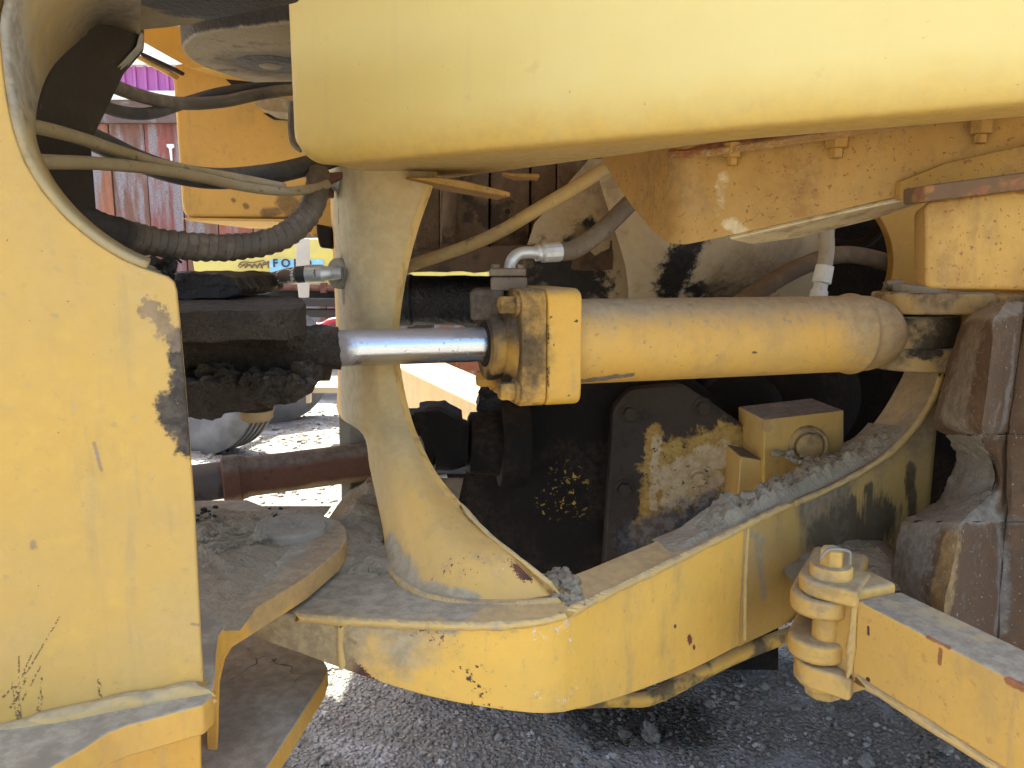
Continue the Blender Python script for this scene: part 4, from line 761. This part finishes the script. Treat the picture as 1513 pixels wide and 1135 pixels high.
# bracket under the fender
br = thing('fender_bracket', 'rust-freckled yellow bracket bolted under the fender', 'bracket', P(1200, 360, 1.1))
btop = [(888, 232, 1.26), (930, 226, 1.20), (985, 220, 1.10), (1012, 216, 1.072), (1040, 212, 1.065), (1150, 195, 1.03), (1300, 172, .985), (1440, 150, .94), (1650, 115, .87)]
bbot = [(897, 248, 1.26), (930, 300, 1.20), (972, 348, 1.11), (1003, 361, 1.075), (1045, 355, 1.065), (1150, 332, 1.03), (1330, 289, .98), (1440, 255, .94), (1650, 190, .87)]
tp, bt = catmull(on(btop), 6), catmull(on(bbot), 6)
part('face', brk_m, br, (loft, [tp, [a.lerp(b, .33) for a, b in zip(tp, bt)], [a.lerp(b, .67) for a, b in zip(tp, bt)], bt]), solid=-.010, bevel=.002)
lipm = mat('bracket_lip', (.58, .45, .24), .8, var=.25, vscale=20, layers=[L(N(25, .5, .64), ((.30, .19, .09), (.42, .30, .15)), a=.8), L(N(60, .64, .7), (.08, .06, .05), a=.8)])
part('lower_lip', lipm, br, (prism, on([(1078, 354, 1.06), (1100, 349, 1.055), (1200, 326, 1.02), (1290, 306, .995), (1362, 292, .97), (1362, 300, 1.05), (1290, 325, 1.09), (1180, 352, 1.12), (1110, 361, 1.12)]), (0, .005, .006)), bevel=.002)
fl_m = mat('rusty_flange', (.30, .165, .055), .85, var=.3, vscale=25, bump=1, bdist=.004, layers=[L(SEG([(P(990, 225, 1.08), P(1140, 205, 1.03), .014)], 60, .9, .3), ORUST, g=1), L(N(40, .55, .65), (.40, .27, .12), a=.6)])
part('flange', fl_m, br, (prism, on([(985, 224, 1.085), (1040, 222, 1.05), (1150, 206, 1.01), (1300, 184, .965), (1500, 152, .90), (1500, 138, .95), (1300, 160, 1.0), (1150, 182, 1.05), (1000, 208, 1.1)]), (0, 0, -.010)), bevel=.002)
for (x, y, yy, s) in ((1083, 226, 1.045, 1.0), (1237, 207, 1.0, 1.2), (1450, 190, .93, 1.0)):
    part('bolt', brk_m, br, (lathe, P(x, y, yy)+V((0, .0, .012)), (0, 0, -1), [(0, .0125*s), (.018*s, .0125*s), (.019*s, .007*s), (.028*s, .007*s), (.029*s, .003)], 6))
part('lap_plate', brk_m, br, (prism, on([(1330, 268, .96), (1400, 240, .94), (1560, 205, .88), (1560, 285, .86), (1440, 292, .90), (1368, 290, .93), (1330, 296, .96)]), (0, .012, 0)), bevel=.002)
box_m = rusty_yellow('step_box_paint', (.42, .23, .042))
part('step_box', box_m, br, (prism, rounded(on([(1366, 296, .90), (1640, 262, .86), (1640, 430, .86), (1366, 427, .90)]), .012), (.07, .16, 0)), bevel=.006, segs=3); part('step_seam', mat('seam_rust', (.13, .07, .03), .9, var=.3, layers=[L(N(40, .5, .64), ORUST, a=.8)]), br, (prism, on([(1366, 274, .888), (1440, 264, .872), (1640, 238, .838), (1640, 266, .838), (1440, 290, .872), (1366, 299, .888)]), (0, .05, 0)), bevel=.003)
# ================================================================ LOCK BAR
lb = thing('lock_bar', 'yellow articulation lock bar with pinned clevis end at lower right', 'lock bar', V((.5, 1.0, .5)))
A_, B_ = PZ(1266, 887, .712), PZ(1513, 1014, .712); bd_ = (B_-A_).normalized(); bn_ = V((-bd_.y, bd_.x, 0)); bn_ = bn_ if bn_.y > 0 else -bn_
bar_m = yellow('lock_bar_paint', base=(.62, .37, .09), dust=.35, up=1.0, layers=[L(UP(.55, .85, .4, 22), GREY_DUST, g=.8, gs=120), L(MUL(UP(.5, .8, .2), N(11, .56, .66)), (.46, .36, .18), a=.7), L(N(85, .60, .68, 6, off=(5, 5, 2)), ((.42, .24, .07), (.3, .17, .07)), a=.45),
    L(SEG([(PP(1390, 960, A_, bn_), PP(1388, 980, A_, bn_), .003), (PP(1370, 940, A_, bn_), PP(1400, 955, A_, bn_), .004), (PP(1490, 1005, A_, bn_), PP(1510, 1015, A_, bn_), .006)], 100, .8, .2), ((.30, .09, .04), (.2, .06, .03)), a=.85),
    L(SEG([(PP(1282, 1004, A_, bn_), PP(1283, 1004, A_, bn_), .0035), (PP(1283, 927, A_, bn_), PP(1283, 937, A_, bn_), .0022)], 90, .5, .2), DARK_CHIP)])
zt, zbm = .712, .592; wbar = .085
part('bar', bar_m, lb, (prism, [V((q.x, q.y, zbm)) for q in (A_, A_+bd_*.9, A_+bd_*.9+bn_*wbar, A_+bn_*wbar)], (0, 0, zt-zbm)), bevel=.004)
part('weld_bead', weld_m, lb, (bead, [A_+bd_*.02-bn_*.002+V((0, 0, -.117)), A_+bd_*.25-bn_*.003+V((0, 0, -.117)), A_+bd_*.8-bn_*.003+V((0, 0, -.117))], .006, .03, .5)); part('weld_bead', weld_m, lb, (bead, [A_-bn_*.003+V((0, 0, .0)), A_-bn_*.004+V((0, 0, -.06)), A_-bn_*.003+V((0, 0, -.12))], .0055, .02, .4))
blk = [A_-bd_*.060+bn_*.004, A_-bd_*.002+bn_*.003, A_-bd_*.002+bn_*(wbar-.003), A_-bd_*.060+bn_*(wbar-.003)]
part('fork_block', clv_m, lb, (prism, [V((q.x, q.y, .559)) for q in blk], (0, 0, .7245-.559)), bevel=.008, segs=3)
fd = (A_+bn_*.04-pin); fd.z = 0
for z0, z1 in ((.702, .728), (.556, .592)):
    part('fork_ear', clv_m, lb, (prism, capsule(pinx, .045, fd.length-.018, z0, fd), (0, 0, z1-z0)), bevel=.006, segs=3)
pn = part('pivot_pin', clv_m, lb, (lathe, pinx+V((0, 0, .55)), (0, 0, 1), [(0, .022), (.18, .022)], 24)); part('pin_washer', clv_m, pn, (lathe, pinx+V((0, 0, .728)), (0, 0, 1), [(0, .031), (.014, .031), (.017, .029), (.018, .001)], 32)); part('pin_head', clv_m, pn, (lathe, pinx+V((0, 0, .748)), (0, 0, 1), [(-.004, .018), (.020, .0175), (.023, .014), (.023, .001)], 6), bevel=.001)
part('pin_wire', dusty_m, pn, (tube, catmull([pinx+V((-.022, -.012, .756)), pinx+V((-.02, -.018, .769)), pinx+V((-.01, -.02, .776)), pinx+V((.012, -.018, .774)), pinx+V((.022, -.012, .766)), pinx+V((.024, -.010, .748))], 5), .0022, 6)); part('pin_nut', clv_m, pn, (lathe, pinx+V((0, 0, .557)), (0, 0, -1), [(0, .040), (.008, .038), (.010, .030), (.024, .028), (.026, .024)], 8), bevel=.003)
# ================================================================ REAR WHEEL
TC = V((1.62, 1.58, .80)); TR, TW = .80, .55
tyre_m = mat('dusty_rubber', (.075, .042, .030), .85, var=.25, vscale=10, bump=.6, bscale=110, bdist=.003, layers=[L(N(7, .42, .66), ((.14, .075, .055), (.075, .052, .046)), a=.85), L(UP(.35, .8, .5, 18), ((.27, .22, .165), (.20, .165, .125)), g=.8), L(N(11, .57, .66, off=(4, 1, 7)), ((.23, .185, .135), (.17, .135, .10)), a=.75, g=.5), L(N(140, .68, .72, 3), (.35, .32, .28), a=.7)])
caked_m = mat('caked_rubber', (.13, .095, .065), .95, var=.3, vscale=12, bump=1, bscale=100, bdist=.005, layers=[L(N(9, .5, .62), ((.085, .05, .04), (.11, .075, .06)), a=.8), L(N(16, .55, .66, off=(3, 3, 3)), ((.25, .21, .165), (.19, .155, .12)), a=.8, g=.6), L(N(160, .66, .70, 3), (.45, .42, .38), a=.8)])
TC = V((1.60, 1.13, .79)); TR, TW = .795, .42
rw = thing('road_wheel', 'huge rear tyre with mud-caked lugs behind the lock bar, right edge', 'wheel', V((TC.x, TC.y+.2, 0)))
part('tyre', tyre_m, rw, (lathe, TC, (0, 1, 0), [(.10, .30), (.03, .42), (.005, .52), (.0, .60), (.012, .655), (.03, .685), (.06, .70), (TW-.06, .70), (TW-.02, .66), (TW, .56), (TW-.03, .42), (TW-.10, .30)], 96, False), angle=60)
rimy = yellow('wheel_rim_paint', dust=.4)
part('rim', rimy, rw, (lathe, TC+V((0, .06, 0)), (0, 1, 0), [(0, .37), (.02, .35), (.10, .33), (.14, .20), (.16, .10), (.16, .001)], 48, False))
def lug(bm, ph, side):
    prof = [(-.197, .690), (-.165, .700), (-.135, .725), (-.120, .755), (-.110, .785), (-.100, .798), (.0, .802), (.100, .798), (.110, .785), (.120, .755), (.135, .725), (.165, .700), (.197, .690)]
    rows_ = []
    for k in range(9):
        f = k/8; y = (-.004+.30*f) if side == 0 else (TW+.004-.20*f); skew = (.10*f if side == 0 else .10*f)
        taper = 1-.06*(1-f)**4; hgt = 1-.05*max(0, 1-f*5)-.10*max(0, f-.85)/.15
        row = []
        for d, r in prof+[(.197, .62), (-.197, .62)]:
            rr = .69+(r-.69)*hgt if r > .69 else r; a = ph+d*taper+skew
            row.append(TC+V((-math.cos(a)*rr, y, math.sin(a)*rr)))
        rows_.append(row)
    loft(bm, rows_, True, True); roughen(bm, .022, .0022, 22, 4, .15)
for k in range(3, 13):
    part('lug', tyre_m, rw, (lug, -.145+k*2*math.pi/16, 0), angle=50)
# the near tread: two lugs with a mud-filled groove between (left edge, ridge, shoulder, strip)
def TB(rows_):
    out = []
    for (y, l, lY, r_, rY, v, vY, q, qY) in rows_:
        c = [P(l+18, y, lY+.30), P(l, y, lY), P(l+(r_-l)*.10, y, lY-(lY-rY)*.10-.030), P((l+r_)/2, y, (lY+rY)/2-.032), P(r_-3, y, rY), P(r_, y, rY), P(r_+3, y, rY+.002), P((r_+v)/2, y, (rY+vY)/2), P(v, y, vY), P((v+q)/2, y, (vY+qY)/2+.012), P(q, y, qY), P(1560, y, qY-.02)]
        out.append(c)
    return out
def sheet(bm, rows_, size, amp, scale, lump):
    a = [catmull(q, 3) for q in TB(rows_)]; a = [list(q) for q in zip(*[catmull(c, 3) for c in zip(*a)])]; loft(bm, a); roughen(bm, size, amp, scale, 5, lump)
G0 = (642, 1402, 1.42, 1449, 1.21, 1480, 1.27, 1496, 1.27); G1 = (771, 1338, 1.40, 1420, 1.185, 1478, 1.25, 1494, 1.255)
lugA = [(446, 1470, 1.40, 1490, 1.30, 1510, 1.30, 1522, 1.28), (462, 1446, 1.40, 1476, 1.24, 1509, 1.27, 1520, 1.27), (473, 1428, 1.39, 1467, 1.20, 1507, 1.26, 1518, 1.265), (505, 1411, 1.38, 1465, 1.175, 1501, 1.255, 1514, 1.265), (550, 1398, 1.38, 1460, 1.17, 1494, 1.25, 1508, 1.26), (592, 1386, 1.37, 1455, 1.17, 1488, 1.25, 1503, 1.26), (618, 1381, 1.37, 1451, 1.172, 1484, 1.252, 1499, 1.26), (634, 1385, 1.38, 1449, 1.18, 1482, 1.26, 1497, 1.265), G0]
groove = [G0, (660, 1411, 1.46, 1455, 1.27, 1478, 1.28, 1495, 1.27), (685, 1412, 1.50, 1466, 1.31, 1479, 1.29, 1495, 1.27), (712, 1403, 1.50, 1470, 1.31, 1480, 1.29, 1495, 1.27), (738, 1388, 1.48, 1456, 1.28, 1479, 1.28, 1495, 1.265), (757, 1364, 1.44, 1434, 1.23, 1478, 1.265, 1494, 1.26), G1]
lugB = [G1, (776, 1331, 1.38, 1416, 1.17, 1477, 1.245, 1493, 1.25), (800, 1326, 1.36, 1413, 1.15, 1475, 1.235, 1491, 1.245), (850, 1316, 1.35, 1404, 1.14, 1471, 1.225, 1488, 1.235), (880, 1315, 1.35, 1396, 1.135, 1468, 1.22, 1486, 1.23), (940, 1325, 1.36, 1392, 1.135, 1465, 1.22, 1484, 1.225), (1010, 1335, 1.38, 1390, 1.14, 1462, 1.22, 1482, 1.22)]
lugm = mat('mud_caked_lug', (.105, .060, .030), .85, var=.25, vscale=12, bump=.7, bscale=120, bdist=.003, layers=[
    L(N(8, .42, .62), ((.155, .086, .042), (.088, .060, .036)), a=.85), L(SEG([(P(1420, 520, 1.27), P(1410, 610, 1.26), .055)], 26, .8, .2), ((.235, .185, .125), (.155, .118, .08)), a=.95, g=.8), L(SEG([(P(1355, 780, 1.27), P(1345, 860, 1.25), .07)], 30, .8, .3), ((.235, .215, .18), (.16, .14, .112)), a=.95), 
    L(SEG([(P(1400, 785, 1.16), P(1388, 890, 1.15), .020)], 40, .9, .25), ((.34, .22, .08), (.22, .14, .06)), a=.85), L(SEG([(P(1488, 500, 1.26), P(1478, 930, 1.23), .012)], 30, .8, .5), ((.22, .19, .15), (.15, .125, .10)), a=.8), L(UP(.3, .8, .5, 18), ((.27, .235, .175), (.20, .17, .125))), L(N(170, .66, .70, 3), (.40, .37, .32), a=.8)])
part('lug', lugm, rw, (sheet, lugA, .012, .0028, 30, .2), angle=40); part('lug', lugm, rw, (sheet, lugB, .012, .0028, 30, .2), angle=40)
def sheet2(bm, rows_, c0, c1, size, amp, scale, lump):
    a = [catmull(q[c0:c1], 3) for q in TB(rows_)]; a = [list(q) for q in zip(*[catmull(c, 3) for c in zip(*a)])]; loft(bm, a); roughen(bm, size, amp, scale, 5, lump)
part('groove_mud', mat('groove_mud', (.235, .195, .14), 1, var=.3, vscale=14, bump=1, bscale=110, bdist=.005, layers=[L(N(20, .5, .64), ((.30, .255, .19), (.17, .135, .095)), a=.8), L(N(7, .5, .62), ((.15, .11, .075), (.2, .155, .105)), a=.6)]), rw, (sheet2, groove, 0, 6, .008, .0060, 34, .5), angle=60)
part('shoulder', lugm, rw, (sheet2, groove, 5, 12, .012, .0028, 30, .2), angle=40)

# ================================================================ HOSES AND PIPES
def hose_mat(n, c, d=.5, dc=DUST, **k): return mat(n, c, .75, var=.25, vscale=25, bump=.35, bscale=160, bdist=.002, layers=[L(N(14, .35, .65), dc, a=d), L(UP(.2, .9, .5), dc, a=d*.7), L(N(70, .62, .7), (.03, .027, .022), a=.5)], **k)
hz_black = hose_mat('black_hose', (.035, .032, .028), .45, ((.16, .14, .105), (.09, .08, .062))); hz_dust = hose_mat('dusty_hose', (.075, .06, .042), .6, ((.25, .20, .135), (.15, .12, .082)))
hz_tan = hose_mat('tan_hose', (.24, .175, .085), .5); hz_yel = hose_mat('painted_hose', (.44, .29, .10), .55, ((.33, .26, .16), (.46, .35, .18))); hz_brown = hose_mat('brown_hose', (.12, .085, .052), .5, ((.24, .18, .11), (.16, .12, .075)))
def hose(label, pts, r, m, name='hydraulic_hose', n=10):
    w = on(pts); base = min(w, key=lambda q: q.z)
    return thing(name, label, 'hose', base), catmull(w, n)
def hose1(label, pts, r, m, extra=()):
    t, path = hose(label, pts, r, m); part('sleeve', m, t, (tube, path, r, 16)); return t, path
hose1('upper thin black hose sagging across the purple barn band', [(40, 70, .92), (100, 95, .98), (160, 124, 1.06), (215, 144, 1.14), (270, 153, 1.22), (330, 150, 1.28), (390, 138, 1.33), (470, 128, 1.38)], .0095, hz_dust)
hose1('second sagging black hose, crossing just under the uppermost one', [(60, 105, .98), (120, 140, 1.03), (160, 160, 1.07), (195, 168, 1.12), (230, 166, 1.17), (280, 150, 1.24), (330, 136, 1.3), (380, 130, 1.36), (470, 128, 1.42)], .0085, hz_black)
hose1('upper tan hose slanting down right inside the round cutout', [(20, 184, .72), (60, 189, .76), (120, 205, .83), (180, 225, .92), (240, 243, 1.0), (300, 255, 1.07), (360, 265, 1.14), (420, 277, 1.19)], .0068, hz_tan)
hose1('lower tan hose running nearly level inside the round cutout', [(20, 236, .72), (70, 239, .76), (150, 242, .85), (230, 250, .96), (300, 263, 1.05), (360, 276, 1.13), (420, 283, 1.18), (460, 279, 1.22), (484, 272, 1.25)], .0070, hz_tan)
hose1('thick black hose sagging behind the two tan hoses', [(60, 160, 1.02), (100, 188, 1.04), (150, 212, 1.07), (210, 240, 1.11), (270, 258, 1.14), (330, 264, 1.18), (400, 257, 1.23), (450, 246, 1.27), (510, 228, 1.33)], .0155, hz_black)
t, path = hose('spiral-wrapped fat hose looping below the cutout to the post', [(50, 300, .78), (90, 318, .83), (150, 338, .90), (220, 356, .98), (290, 365, 1.04), (350, 365, 1.10), (405, 355, 1.15), (440, 334, 1.19), (460, 308, 1.22), (468, 278, 1.25), (470, 255, 1.27)], .018, None, n=40)
def spiral(bm):
    acc = [0.]
    for a, b in zip(path, path[1:]): acc.append(acc[-1]+(b-a).length)
    rr = random.Random(3); off = [rr.uniform(-.0006, .0008) for _ in range(400)]; n = 620; rows_ = []; u = None; j = 0; seg_ = 22
    for i in range(n+1):
        sd_ = acc[-1]*i/n
        while j < len(acc)-2 and acc[j+1] < sd_: j += 1
        p = path[j].lerp(path[j+1], (sd_-acc[j])/max(acc[j+1]-acc[j], 1e-9)); d = (path[min(j+2, len(path)-1)]-path[max(j-1, 0)]).normalized()
        if u is None: _, u, w = frame(d)
        else: u = (u-d*u.dot(d)).normalized()
        w = d.cross(u); row = []
        for q in range(seg_):
            a = 2*math.pi*q/seg_; k = (sd_+.0055*math.sin(a)+.02)/.0150; f = k % 1
            R_ = .0154+.0038*f+off[int(k)] if f > .08 else .0150
            row.append(p+(u*math.cos(a)+w*math.sin(a))*R_)
        rows_.append(row)
    loft(bm, rows_, True, True)
part('wrapped_sleeve', mat('wrapped_hose', (.085, .064, .042), .6, var=.3, vscale=14, bump=.2, layers=[L(N(16, .4, .66), ((.18, .138, .092), (.10, .078, .054)), a=.8), L(SEG([(P(60, 305, .8), P(150, 338, .9), .05)], 12, .6, .4), (.016, .014, .013), a=.9)]), t, (spiral,), angle=18)
t, path = hose1('dark hose with white printed tag ending at the post fitting', [(330, 470, 1.42), (362, 438, 1.38), (390, 420, 1.345), (415, 410, 1.32), (440, 406, 1.305), (470, 404, 1.30)], .0125, hz_brown)
fs = P(452, 405, 1.303); fe_ = P(484, 404, 1.303); part('ferrule', zinc_m, t, (lathe, fs, fe_-fs, [(0, .0145), (.004, .0150), (.028, .0150), (.032, .012), (.045, .0115), (.046, .010), (.06, .010)], 20))
part('printed_tag', mat('tag', (.62, .6, .55), .7, layers=[L(N(220, .52, .56, 2, (1, 1, 2)), (.03, .03, .03))]), t, (tube, catmull(on([(416, 409.7, 1.32), (428, 407.5, 1.312), (440, 406, 1.305)]), 5), .0131, 16, False)); part('sleeve_band', hz_black, t, (tube, on([(440, 406, 1.305), (453, 404.8, 1.303)]), .0140, 18))
hose1('pale dusty hose rising from the post towards the fender bracket', [(560, 420, 1.50), (605, 394, 1.46), (650, 378, 1.43), (700, 360, 1.40), (745, 339, 1.37), (790, 312, 1.34), (840, 283, 1.32), (880, 258, 1.30), (930, 228, 1.28)], .0115, hz_yel)
t, path = hose1('brown hose with pale fitting feeding the cylinder port', [(822, 373, 1.305), (850, 368, 1.31), (880, 348, 1.32), (915, 316, 1.34), (960, 270, 1.37)], .0155, hz_brown)
part('elbow', zinc_m, t, (tube, catmull(on([(753, 412, 1.27), (753, 398, 1.27), (757, 384, 1.27), (767, 375, 1.275), (782, 373, 1.28), (796, 374, 1.285)]), 6), .0098, 16)); c0, c1 = P(790, 374, 1.285), P(831, 372, 1.306)
part('fitting', zinc_m, t, (lathe, c0, c1-c0, [(0, .0115), (.003, .0138), (.008, .0138), (.010, .0128), (.014, .0165), (.018, .0165), (.0425, .0168), (.046, .0158)], 14), angle=20)
t, path = hose1('pale grey hose hanging down behind the barrel to a white fitting', [(1212, 300, 1.62), (1219, 335, 1.60), (1222, 365, 1.58), (1218, 395, 1.57)], .0150, hose_mat('grey_hose', (.32, .28, .22), .6))
c0, c1 = P(1219, 393, 1.57), P(1211, 430, 1.565); part('fitting', mat('white_fitting', (.60, .60, .56), .5, layers=[L(N(20, .5, .66), (.42, .38, .3), a=.6)]), t, (lathe, c0, c1-c0, [(0, .0175), (.034, .0185), (.036, .014), (.046, .0135), (.052, .017), (.075, .017)], 18))
hose1('thick brown hose slanting behind the cylinder barrel', [(1060, 470, 1.68), (1100, 443, 1.70), (1140, 418, 1.72), (1180, 396, 1.74), (1230, 378, 1.78), (1270, 378, 1.82), (1320, 390, 1.86)], .0200, hz_brown)
pb_m = yellow('pipe_paint', base=(.50, .30, .05), dust=.3, up=.6, layers=[L(N(16, .46, .6, 6), ((.06, .05, .035), (.10, .075, .04)), a=.9, g=.4)])
pp = on([(850, 1036, 1.20), (905, 1034, 1.22), (950, 1034, 1.24), (975, 1026, 1.25), (1010, 1008, 1.27), (1080, 972, 1.31), (1165, 938, 1.36), (1260, 900, 1.42)])
t = thing('bent_pipe', 'bent yellow oily pipe running under the frame beam', 'pipe', pp[2]); part('bend', pb_m, t, (tube, catmull(pp[:4], 6), .0125, 14)); part('straight', pb_m, t, (tube, catmull(pp[3:], 6), .0135, 14))
single('pipe_clamp', 'rusty clamp block hanging above the bent pipe under the beam', 'clamp', dusty_m, P(1035, 985, 1.32), (prism, PX([(1010, 980), (1052, 960), (1056, 985), (1018, 1002)], 1.32), (0, .05, 0)), bevel=.003)
# ================================================================ FAR SIDE TANK
tk_m = yellow('far_tank_paint', base=(.64, .40, .11), dust=.35, up=.3, layers=[L(SEG([(P(425, 302, 2.1), P(440, 312, 2.1), .03), (P(390, 315, 2.1), P(410, 312, 2.1), .012), (P(344, 295, 2.1), P(345, 296, 2.1), .006), (P(362, 303, 2.1), P(364, 305, 2.1), .007)], 40, 1.0, .4), ((.12, .08, .045), (.2, .13, .06)), a=.8), L(N(80, .70, .73, 3), DARK_CHIP, a=.7)])
ft = thing('far_tank', 'yellow tank on the far side of the machine seen past the hoses', 'tank', P(370, 330, 2.2))
part('body', tk_m, ft, (prism, rounded(on([(252, 95, 2.1), (478, 60, 2.1), (492, 322, 2.1), (268, 322, 2.1)]), [.02, .02, .03, .03]), (.05, .45, 0)), bevel=.015, segs=3); part('bottom_flange', tk_m, ft, (prism, on([(268, 322, 2.09), (445, 324, 2.09), (445, 328, 2.09), (276, 326, 2.09)]), (0, .5, 0)), smooth=False)
part('top_bracket', yellow('far_bracket_paint', base=(.58, .33, .05), dust=.2), ft, (prism, on([(205, 40, 1.9), (470, 30, 1.9), (470, 100, 1.9), (282, 102, 1.9), (210, 62, 1.9)]), (.05, .12, 0)), bevel=.004); part('bracket_bar', gus_m, ft, (prism, on([(208, 76, 1.89), (262, 101, 1.89), (258, 106, 1.89), (206, 82, 1.89)]), (0, .05, 0)), bevel=.004)
part('bracket_lip', tk_m, ft, (prism, on([(202, 80, 1.93), (254, 106, 1.93), (248, 112, 1.93), (200, 86, 1.93)]), (0, .05, 0)), bevel=.004); part('side_pad', under_m, ft, (prism, rounded(on([(372, 153, 1.8), (392, 145, 1.8), (440, 142, 1.8), (440, 168, 1.8), (392, 164, 1.8)]), .01), (0, .1, 0)), bevel=.004)
part('notch', dark_m, ft, (prism, on([(333, 117, 1.885), (440, 128, 1.885), (440, 140, 1.885), (345, 128, 1.885)]), (0, .01, 0)), smooth=False); part('slot', dark_m, ft, (prism, on([(388, 167, 2.05), (432, 170, 2.05), (432, 174, 2.05), (396, 172, 2.05)]), (0, .1, 0)), smooth=False)
part('side_handle', hz_dust, ft, (tube, catmull(on([(431, 150, 1.5), (430, 190, 1.5), (434, 212, 1.5), (446, 222, 1.5)]), 6), .006, 8))
# ================================================================ MUD
def strip_mud(bm, i0, i1, f0, f1, hmax, n=90, m=46):
    rows_ = []
    for i in range(n+1):
        u = i0+(i1-i0)*i/n; k = min(int(u), len(BO)-2); fr_ = u-k; a = BO[k].lerp(BO[k+1], fr_); b = BI[k].lerp(BI[k+1], fr_); row = []
        for j in range(m+1):
            f = f0+(f1-f0)*j/m; p = a.lerp(b, f); e = min(i/n, 1-i/n)*5; e2 = min(j/m, 1-j/m)*5; env = min(1, e)*min(1, e2)
            d = mnoise.voronoi(p*34+V((0, 0, 3)))[0]; h = hmax*env*(.45+.65*mnoise.noise(p*13))+.011*min(1, (d[1]-d[0])*2.6)*env+.0045*mnoise.fractal(p*60, .9, 2, 4)*env-.002*(1-env)
            row.append(p+V((0, 0, h+.001)))
        rows_.append(row)
    loft(bm, rows_)
single('cracked_mud', 'cracked grey mud cake on the right arm of the beam', 'mud', mud_m, BI[60], (strip_mud, 46, 73, .14, 1.15, .036, 130, 60), kind='stuff', angle=80)
def clods(bm, L_):
    for p, r, sp, n in L_:
        for _ in range(n):
            a = random.random()*6.3; q = sp*math.sqrt(random.random()); blob(bm, V(p)+V((math.cos(a)*q, math.sin(a)*q, r*.15)), r*random.uniform(.3, 1.0), .7, 3)
def flatmud(bm, x0, x1, y0, y1, z, h, n=90):
    rows_ = []
    for i in range(n+1):
        row = []
        for j in range(n+1):
            x, y = x0+(x1-x0)*i/n, y0+(y1-y0)*j/n; e = min(1, min(i/n, 1-i/n, j/n, 1-j/n)*4); q = V((x, y, 0)); row.append(V((x, y, z-.004+e*(h*(.5+.7*mnoise.fractal(q*9, .9, 2, 3))+.006*mnoise.fractal(q*45, .9, 2, 4)+.004))))
        rows_.append(row)
    loft(bm, rows_)
q = PZ(535, 770, zb)
single('mud_heap', 'grey crumbly mud heap at the foot of the post beside the hitch plate', 'mud', mud_m, q, (flatmud, -.32, -.10, 1.02, 1.55, zb, .035), (clods, [(PZ(523, 815, zb), .011, .03, 7), (PZ(530, 830, zb), .011, .02, 5), (PZ(545, 790, zb+.01), .012, .05, 9), (PZ(560, 840, zb), .008, .03, 8)]), kind='stuff', angle=70)
q = PZ(840, 870, zb)
single('mud_clods', 'pale grey clods packed at the post toe on the beam corner', 'mud', mud_m, q, (clods, [(PZ(835, 862, zb), .013, .02, 16), (PZ(842, 885, zb), .011, .018, 14), (PZ(825, 850, zb), .009, .015, 8), (PZ(850, 893, zb), .007, .012, 8)]), kind='stuff', angle=70)
q = PZ(320, 800, zh)
single('hitch_dirt', 'dark dirt and crumbs strewn on the lower hitch plate', 'dirt', mud_m, q, (flatmud, -.62, -.30, .80, 1.24, zh+.002, .013), (clods, [(PZ(345, 805, zh+.01), .009, .06, 6), (PZ(330, 780, zh+.01), .005, .09, 22)]), kind='stuff', angle=70)
single('black_crumbs', 'black grease crumbs along the back of the hitch plate under the shaft', 'crumbs', grease_m, PZ(300, 750, zh), (clods, [(PZ(300, 760, zh+.012), .006, .035, 14), (PZ(395, 758, zh), .005, .03, 3)]), kind='stuff', angle=70)
q = V((.66, 1.42, .50))
single('mud_ledge', 'cracked mud on the ledge between tower and tyre lug', 'mud', mud_m, PZ(1290, 840, .64), (flatmud, .50, .76, 1.27, 1.52, .640, .02, 70), kind='stuff', angle=80)
single('rag_mud', 'oily dirt crumbs on the mounting block pin by the mud cake', 'dirt', mud_m, P(1170, 690, 1.56), (clods, [(P(1160, 672, 1.58), .012, .02, 7), (P(1180, 680, 1.56), .010, .03, 10)]), kind='stuff', angle=70)
# ================================================================ REST OF THE LOADER (above and beside the picture; it shades the scene)
bodym = yellow('body_paint', dust=.3); glassm = mat('cab_glass', (.03, .035, .04), .1, spec=.6)
lc = thing('loader_cab', 'yellow loader cab and platform above the hitch, out of the picture', 'cab', V((0, 2.2, 2.05)))
def bx(bm, x0, x1, y0, y1, z0, z1): prism(bm, [V((x0, y0, z0)), V((x1, y0, z0)), V((x1, y1, z0)), V((x0, y1, z0))], (0, 0, z1-z0))
part('platform', bodym, lc, (bx, -1.25, 3.3, 1.05, 3.35, 2.12, 2.42), bevel=.02); part('cab_shell', bodym, lc, (bx, -.9, 1.0, 1.3, 3.1, 2.424, 3.7), bevel=.05); part('window', glassm, lc, (bx, -.7, .8, 1.285, 1.298, 2.75, 3.5)); part('hood', bodym, lc, (bx, 1.05, 3.3, 1.35, 3.05, 2.424, 3.1), bevel=.06)
la = thing('lift_arm_tower', 'yellow front lift arm tower left of the picture', 'machine frame', V((-2, 1.6, 1.6)))
part('tower', bodym, la, (bx, -2.6, -1.27, .95, 2.7, 1.9, 3.1), bevel=.03); part('lift_arm', bodym, la, (bx, -3.6, -.25, .60, .93, 1.72, 2.5), bevel=.03)
for o in bpy.data.objects:
    if '_b' in o: del o['_b']
